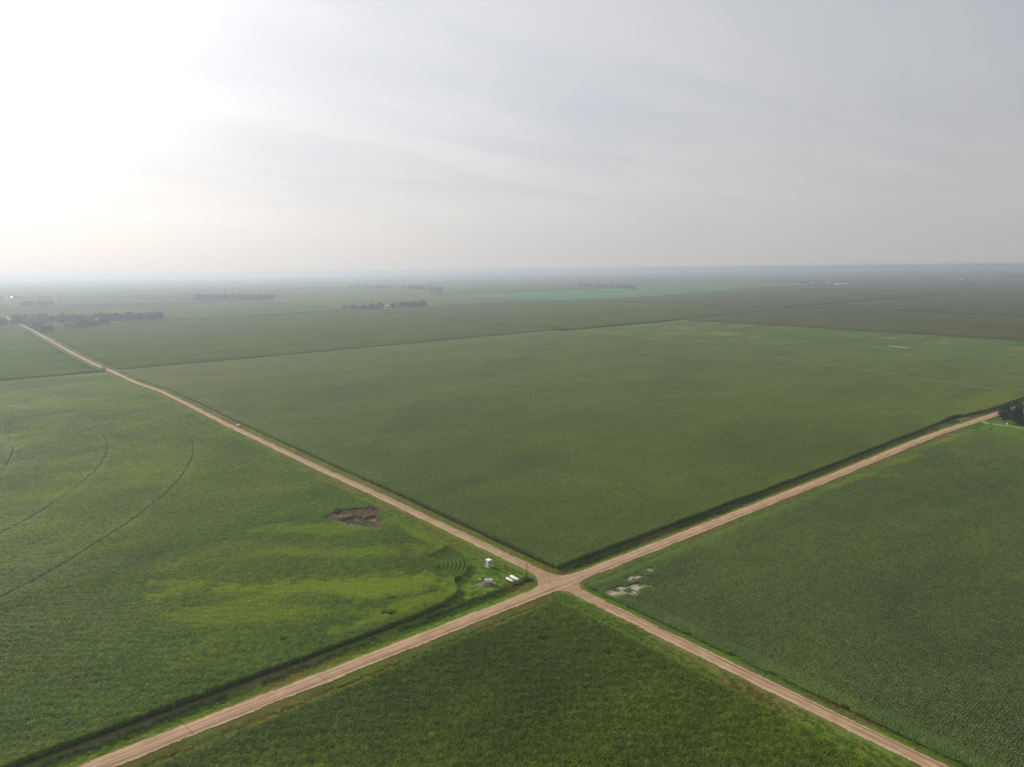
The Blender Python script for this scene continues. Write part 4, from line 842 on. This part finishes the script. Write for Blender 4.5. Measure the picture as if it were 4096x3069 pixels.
# ------------------------------------------------------------------ trees
def crown_arrays(seed, h, w, n, leaf, conifer=False, clumps=9, base=.22):
    g = np.random.default_rng(seed)
    if conifer:
        t = g.uniform(0, 1, n)**1.4; z = h*(.06+.94*t); rad = w/2*(1-t)*(.8+.4*np.sin(t*38))*np.sqrt(g.uniform(.25, 1, n)); a = g.uniform(0, 6.28, n)
        P = np.stack([rad*np.cos(a), rad*np.sin(a), z-rad*.25], 1)
    else:
        cs = []
        for k in range(clumps):
            a = g.uniform(0, 6.28); f = (k+.5)/clumps; zz = base+(.90-base)*f; r = (w*.30)*math.sin(math.pi*min(1, (zz-base+.12)/(1.05-base)))**.6*g.uniform(.5, 1.15)
            cs.append((r*math.cos(a), r*math.sin(a), zz*h, w*g.uniform(.20, .31)))
        cs.append((0, 0, h*.62, w*.33)); cs = np.array(cs); i = g.integers(0, len(cs), n); d = g.normal(size=(n, 3)); d /= np.linalg.norm(d, axis=1)[:, None]
        P = cs[i, :3]+d*(cs[i, 3]*g.uniform(.55, 1.05, n)**.6)[:, None]*np.array([1, 1, .85]); P[:, 2] = np.minimum(P[:, 2], h)
    a = g.uniform(0, 6.28, n); ti = g.normal(0, .7, n); l = leaf*g.uniform(.6, 1.4, n)
    d = np.stack([np.cos(a)*np.cos(ti), np.sin(a)*np.cos(ti), np.sin(ti)], 1)*l[:, None]; s = np.stack([-np.sin(a), np.cos(a), g.normal(0, .5, n)], 1)*(l*.6)[:, None]
    return np.stack([P-d*.5, P+s*.5, P+d*.5, P-s*.5], 1).reshape(-1, 3)
def near_tree(x, y, h, w, n, leaf, mat, label, conifer=False, seed=0, base=.22, name=None, clumps=9):
    t = empty(name or ('conifer_tree' if conifer else 'broadleaf_tree'), (x, y, Z(x, y))); setp(t, label, 'tree', 'trees at the farmyard by the driveway')
    m_ = MB().tube((0, 0, -.2), (.1, 0, h*.3), h*.028, h*.02, 9); g = np.random.default_rng(seed)
    m_.tube((.1, 0, h*.3), (0, .1, h*.75), h*.02, h*.008, 8)
    if not conifer:
        for k in range(6):
            a = k*1.05+g.uniform(0, .5); m_.tube((.05, 0, h*(.26+.05*k)), (w*.3*math.cos(a), w*.3*math.sin(a), h*(.5+.06*k)), h*.011, h*.004, 6)
    m_.obj('trunk', M_bark, t); V = crown_arrays(seed, h, w, n, leaf, conifer, clumps, base); mesh_obj('crown', V, np.arange(len(V)).reshape(-1, 4), mat, parent=t)
near_tree(432, -13.2, 9.0, 5.5, 1700, .55, M_tree2, 'slim green tree with a bare lower trunk nearest the driveway entrance', False, 1, .20)
near_tree(429, -24, 11, 10, 3400, .5, M_conif, 'broad dark conifer touching the driveway behind the white bench', True, 2)
near_tree(441, -18, 13, 10, 2600, .7, M_tree, 'tall dark spreading tree rising behind the slim green tree', False, 3, .12)
near_tree(446, -30, 14, 11, 2600, .7, M_tree, 'tallest dark tree at the right edge of the picture', False, 4, .15)
near_tree(447, -9, 12.5, 10.5, 2600, .7, M_tree, 'rounded dark tree standing in front of the end of the right road', False, 15, .08)
near_tree(464, -12, 14, 12, 2600, .7, M_tree, 'dark tree hiding the end of the right road', False, 5, .10)
near_tree(480, -26, 15, 12, 2200, .8, M_tree, 'rearmost dark tree in the farmyard cluster', False, 6, .12)
near_tree(452, -6, 9, 7, 1600, .6, M_tree2, 'lighter green small tree at the road edge of the cluster', False, 7, .15)
near_tree(434, -36, 12, 9, 2200, .6, M_conif, 'dark conifer further along the driveway', True, 8)
near_tree(388.5, -17.4, 1.9, 1.5, 260, .3, M_tree, 'small dark shrub on the lawn in front of the driveway', False, 9, .05, name='shrub')
near_tree(-6.5, 817, 5.5, 8, 500, .8, M_tree, 'round dark bush beside the widening of the far road', False, 10, .05, name='shrub')
x, y = 428, -41; t = empty('farm_house', (x, y, Z(x, y))); setp(t, 'pale sided house at the right edge behind the trees', 'house')
MB().box((0, 0, 1.6), (8, 11, 3.2)).obj('wall', Mwallv, t)
MB().add([(-4.4, -5.9, 3.2), (4.4, -5.9, 3.2), (4.4, 5.9, 3.2), (-4.4, 5.9, 3.2), (0, -5.9, 5.4), (0, 5.9, 5.4)], [(0, 3, 5, 4), (2, 1, 4, 5), (0, 4, 1), (3, 2, 5), (3, 0, 1, 2)]).obj('roof', Mroofd, t)
for yy in (-3, 0.2, 3): 
    f_ = MB().box((-4.03, yy, 1.7), (.08, 1.3, 1.2)).obj('window', Mwhite, t); MB().box((-4.08, yy, 1.7), (.04, 1.1, 1.0)).obj('pane', Mglass, f_)
MB().box((-4.03, 4.6, 1.1), (.08, .95, 2.1)).obj('door', Mwhite, t)

# groves: single trees share a few crown shapes
TM = []
for k, (h, w, mt) in enumerate(((15, 12, M_treeF), (13, 11, M_treeF), (16, 12, M_treeF), (14, 13, M_treeF), (12, 10, M_treeF))):
    V = crown_arrays(30+k, h, w, 420, 2.9, False, 9, .04); n4 = len(V)//4; m_ = MB().tube((0, 0, -1), (0, 0, h*.6), .35, .15, 6)
    o_ = mesh_obj('tree', np.concatenate([V, np.array(m_.V)]), [tuple(range(i*4, i*4+4)) for i in range(n4)]+[tuple(len(V)+i for i in f) for f in m_.F], [mt, M_bark], [0]*n4+[1]*len(m_.F)); TM.append(o_.data); bpy.data.objects.remove(o_)
tg = np.random.default_rng(77)
def trees_on(seg, n, width, label, group, hs=1.0, pick=(0, 1, 2, 3, 4)):
    L_ = [math.dist(a, b) for a, b in zip(seg[:-1], seg[1:])]; T = sum(L_)
    for i in range(n):
        s = (i+tg.uniform(.2, .8))/n*T; k = 0
        while k < len(L_)-1 and s > L_[k]: s -= L_[k]; k += 1
        a, b_ = seg[k], seg[k+1]; f = s/L_[k]; d = ((b_[0]-a[0])/L_[k], (b_[1]-a[1])/L_[k]); o_ = tg.uniform(-.5, .5)*width
        x = a[0]+(b_[0]-a[0])*f-d[1]*o_; y = a[1]+(b_[1]-a[1])*f+d[0]*o_
        o = bpy.data.objects.new('tree', TM[int(tg.choice(pick))]); COL.objects.link(o); o.location = (x, y, float(terrain(x, y))-.3); q = hs*tg.uniform(1.15, 1.5)
        o.scale = (q*tg.uniform(1.2, 1.6), q*tg.uniform(1.2, 1.6), q); o.rotation_euler = (0, 0, tg.uniform(0, 6.28)); setp(o, label, 'tree', group)
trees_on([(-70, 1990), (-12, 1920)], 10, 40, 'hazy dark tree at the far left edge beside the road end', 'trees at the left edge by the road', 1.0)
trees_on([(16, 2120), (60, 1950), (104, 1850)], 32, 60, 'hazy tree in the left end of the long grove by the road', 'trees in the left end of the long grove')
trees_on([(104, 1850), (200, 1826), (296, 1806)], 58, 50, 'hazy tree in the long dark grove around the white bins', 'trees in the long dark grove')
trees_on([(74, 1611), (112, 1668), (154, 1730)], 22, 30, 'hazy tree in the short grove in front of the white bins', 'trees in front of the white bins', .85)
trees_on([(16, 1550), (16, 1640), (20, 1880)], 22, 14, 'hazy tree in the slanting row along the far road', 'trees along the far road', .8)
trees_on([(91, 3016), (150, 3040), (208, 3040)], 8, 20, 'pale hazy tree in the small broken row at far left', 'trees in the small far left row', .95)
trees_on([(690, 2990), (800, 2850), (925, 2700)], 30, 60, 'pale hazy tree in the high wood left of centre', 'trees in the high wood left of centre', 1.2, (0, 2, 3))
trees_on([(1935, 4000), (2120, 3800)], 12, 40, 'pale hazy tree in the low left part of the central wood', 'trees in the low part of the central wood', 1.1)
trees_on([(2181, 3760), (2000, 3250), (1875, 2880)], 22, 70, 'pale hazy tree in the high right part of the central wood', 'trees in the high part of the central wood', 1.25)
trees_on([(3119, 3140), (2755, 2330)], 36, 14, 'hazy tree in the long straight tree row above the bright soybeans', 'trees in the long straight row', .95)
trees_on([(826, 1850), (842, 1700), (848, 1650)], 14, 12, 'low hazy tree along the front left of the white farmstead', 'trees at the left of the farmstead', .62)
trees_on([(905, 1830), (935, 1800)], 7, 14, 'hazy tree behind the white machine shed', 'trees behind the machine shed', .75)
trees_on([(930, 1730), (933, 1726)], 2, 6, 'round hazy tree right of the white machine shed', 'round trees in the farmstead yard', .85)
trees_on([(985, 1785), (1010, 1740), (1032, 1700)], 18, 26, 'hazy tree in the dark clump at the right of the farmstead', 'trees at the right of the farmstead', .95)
for x, y, s, lb in ((838, 1812, 1.0, 'tall lone hazy tree standing above the left farmstead trees'), (880, 1815, .75, 'second lone tree just right of the tall one by the farmstead'), (1599, 4022, 1.1, 'pale lone tree in open fields left of the central wood'), (3484, 4623, 1.2, 'pale lone tree near the horizon right of the central wood'),
                    (3289, 3694, 1.1, 'left lone tree of two before the bright soybeans'), (3074, 3268, 1.0, 'right lone tree of two before the bright soybeans'), (2525, 2539, .55, 'small bush on the bright soybeans, left of the clump'), (2522, 2412, .6, 'low dark clump on the bright soybeans below the tree row'), (1819, 2285, .4, 'tiny bush in the hazy field left of the bright soybeans')):
    o = bpy.data.objects.new('tree', TM[0]); COL.objects.link(o); o.location = (x, y, float(terrain(x, y))-.3); o.scale = (s, s, s); setp(o, lb, 'tree')
# farther woods read as one mass
wg = np.random.default_rng(88)
def wood(seg, n, width, h, label):
    Vs = []; 
    a, b_ = np.array(seg[0], float), np.array(seg[1], float); d = (b_-a)/np.linalg.norm(b_-a); nr = np.array([-d[1], d[0]])
    for i in range(n):
        p = a+(b_-a)*(i+wg.uniform(0, 1))/n+nr*wg.uniform(-.5, .5)*width; q = h*wg.uniform(.6, 1.15)
        V = crown_arrays(int(wg.integers(1e6)), q, q*wg.uniform(.9, 1.5), 70, q*.32, False, 5, .05); Vs.append(V+np.array([p[0], p[1], float(terrain(*p))-1]))
    V = np.concatenate(Vs); setp(mesh_obj('woodland', V, np.arange(len(V)).reshape(-1, 4), M_treeF), label, kind='stuff')
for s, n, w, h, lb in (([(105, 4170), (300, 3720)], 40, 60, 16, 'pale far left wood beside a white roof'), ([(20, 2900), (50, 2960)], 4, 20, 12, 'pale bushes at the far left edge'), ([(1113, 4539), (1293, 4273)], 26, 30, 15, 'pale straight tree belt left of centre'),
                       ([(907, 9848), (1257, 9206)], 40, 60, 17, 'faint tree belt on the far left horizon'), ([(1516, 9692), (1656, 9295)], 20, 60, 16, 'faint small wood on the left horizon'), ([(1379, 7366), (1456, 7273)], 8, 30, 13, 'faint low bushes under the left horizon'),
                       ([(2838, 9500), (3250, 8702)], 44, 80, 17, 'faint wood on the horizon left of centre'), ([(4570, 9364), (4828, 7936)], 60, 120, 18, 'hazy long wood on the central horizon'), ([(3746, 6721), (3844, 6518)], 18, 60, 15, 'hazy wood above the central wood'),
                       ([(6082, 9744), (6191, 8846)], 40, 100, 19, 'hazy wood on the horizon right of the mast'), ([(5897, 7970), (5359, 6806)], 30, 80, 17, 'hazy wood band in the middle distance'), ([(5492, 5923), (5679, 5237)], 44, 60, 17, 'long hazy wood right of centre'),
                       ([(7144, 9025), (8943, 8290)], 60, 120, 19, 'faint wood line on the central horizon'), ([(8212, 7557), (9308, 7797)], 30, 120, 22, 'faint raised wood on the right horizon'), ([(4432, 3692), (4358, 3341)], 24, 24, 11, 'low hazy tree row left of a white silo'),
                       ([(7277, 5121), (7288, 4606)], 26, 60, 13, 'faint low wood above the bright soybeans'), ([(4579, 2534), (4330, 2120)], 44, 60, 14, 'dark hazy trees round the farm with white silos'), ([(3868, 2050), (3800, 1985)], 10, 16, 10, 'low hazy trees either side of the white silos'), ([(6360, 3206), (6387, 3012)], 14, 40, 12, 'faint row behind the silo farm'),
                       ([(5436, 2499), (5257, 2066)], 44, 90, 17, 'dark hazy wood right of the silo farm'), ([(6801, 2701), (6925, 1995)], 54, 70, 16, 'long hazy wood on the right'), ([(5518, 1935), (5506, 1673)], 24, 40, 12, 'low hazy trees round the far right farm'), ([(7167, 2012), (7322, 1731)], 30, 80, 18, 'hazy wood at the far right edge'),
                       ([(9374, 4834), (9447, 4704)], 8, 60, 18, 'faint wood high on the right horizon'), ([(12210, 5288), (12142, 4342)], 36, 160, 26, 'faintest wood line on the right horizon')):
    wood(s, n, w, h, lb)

# far farm buildings ---------------------------------------------------------
def barn(name, x, y, l, w, h, rh, rz, label, wall, roof, cat='barn'):
    t = empty(name, (x, y, float(terrain(x, y))-.1), rz); setp(t, label, cat)
    MB().box((0, 0, h/2), (l, w, h)).obj('wall', wall, t)
    e = .5; MB().add([(-l/2-e, -w/2-e, h+.01), (l/2+e, -w/2-e, h+.01), (l/2+e, w/2+e, h+.01), (-l/2-e, w/2+e, h+.01), (-l/2-e, 0, h+rh), (l/2+e, 0, h+rh)], [(0, 1, 5, 4), (2, 3, 4, 5), (3, 0, 4), (1, 2, 5), (3, 2, 1, 0)]).obj('roof', roof, t)
    MB().box((0, -w/2-.05, h*.4), (l*.25, .12, h*.8)).obj('door', Mdark, t)
    for k in (-.33, .33): MB().box((l*k, -w/2-.05, h*.55), (l*.1, .1, h*.3)).obj('window', Mglass, t)
def bin_(x, y, r, h, label, mat=None, cone=.55):
    t = empty('grain_bin', (x, y, float(terrain(x, y))-.1)); setp(t, label, 'grain bin'); mat = mat or Mroofw
    MB().tube((0, 0, 0), (0, 0, h), r, r, 16).obj('shell', mat, t); MB().lathe((0, 0, h), (0, 0, 1), [(r*1.03, 0), (r*.2, r*cone), (r*.15, r*cone+.25)], 16).obj('roof', mat, t); MB().box((-r-.02, 0, 1.1), (.1, .9, 2.0)).obj('door', Mdark, t)
barn('machine_shed', 948, 1806, 13, 10, 3.6, 2.2, R(-40), 'long white roofed machine shed in the centre left farmstead', Mwallv, Mroofw)
bin_(868, 1632, 1.7, 6.6, 'slim white upright bin in front of the farmstead')
barn('farm_house', 975, 1786, 9, 8, 3.4, 2.4, R(20), 'small pale house right of the machine shed in the farmstead', Mwallv, Mroofw, 'house')
barn('outbuilding', 884, 1696, 8, 6, 2.6, 1.4, R(-40), 'low pale outbuilding behind the slim white bin', Mconc, Mconc, 'outbuilding')
bin_(3843, 2035, 3.0, 13, 'left of the two tall white silos at the right farm'); bin_(3851, 2021, 3.2, 13, 'right of the two tall white silos at the right farm')
barn('farm_house', 4432, 2271, 15, 10, 5, 4, R(60), 'grey roofed farmhouse left in the trees of the silo farm', Mwallv, Mwallv, 'house'); barn('barn', 4257, 2146, 12, 9, 5, 4, R(50), 'pale barn in the middle of the silo farm trees', Mwallv, Mroofw)
bin_(4560, 2185, 3.0, 9, 'bright white round bin at the right of the silo farm'); barn('outbuilding', 4513, 2171, 10, 7, 4, 2, R(60), 'small pale building beside the bright round bin', Mwallv, Mroofw, 'outbuilding')
barn('livestock_shed', 4065, 1872, 66, 22, 4.5, 3.5, R(-48), 'long low grey livestock shed right of the silo farm', Mtan, Mwallv, 'shed'); barn('outbuilding', 3975, 1851, 12, 8, 3, 1.5, R(-48), 'small white building left of the livestock shed', Mroofw, Mroofw, 'outbuilding')
bin_(147, 1800-2, 5, 7.5, 'left of two shiny bins among the left grove'); bin_(163, 1790, 5, 7.5, 'right of two shiny bins among the left grove'); barn('outbuilding', 92.7, 1812, 8, 6, 3, 1.4, R(-30), 'small pale building before the left grove', Mwallv, Mroofw, 'outbuilding')
barn('machine_shed', 150, 4120, 34, 14, 5, 3, R(-60), 'white roofed shed at the far left wood', Mroofw, Mroofw)
barn('barn', 5492, 1705, 20, 10, 5, 3.5, R(-80), 'white roofed barn at the far right farm', Mroofw, Mroofw); bin_(5492, 1772, 3, 8, 'pale bin left at the far right farm'); barn('farm_house', 5493, 1750, 12, 9, 4, 3, R(-80), 'grey house in the far right farm trees', Mwallv, Mwallv, 'house')
bin_(4500, 3444, 3.2, 13, 'lone white silo right of the low tree row')
# ------------------------------------------------------------------ haze
m, nt, out = newmat('summer_haze'); pv = nn(nt, 'ShaderNodeVolumePrincipled')
pv.inputs['Color'].default_value = (.545, .618, .71, 1); pv.inputs['Density'].default_value = .00019; pv.inputs['Anisotropy'].default_value = .41; pv.inputs['Density Attribute'].default_value = ''
nt.links.new(pv.outputs[0], out.inputs['Volume'])
zmin = float(GZ.min())-1.0
hz_ = MB().box((0, 0, (zmin+117)/2), (62600, 62600, 117-zmin)).obj('haze', m); setp(hz_, 'thin bright summer haze over the whole plain', kind='stuff')
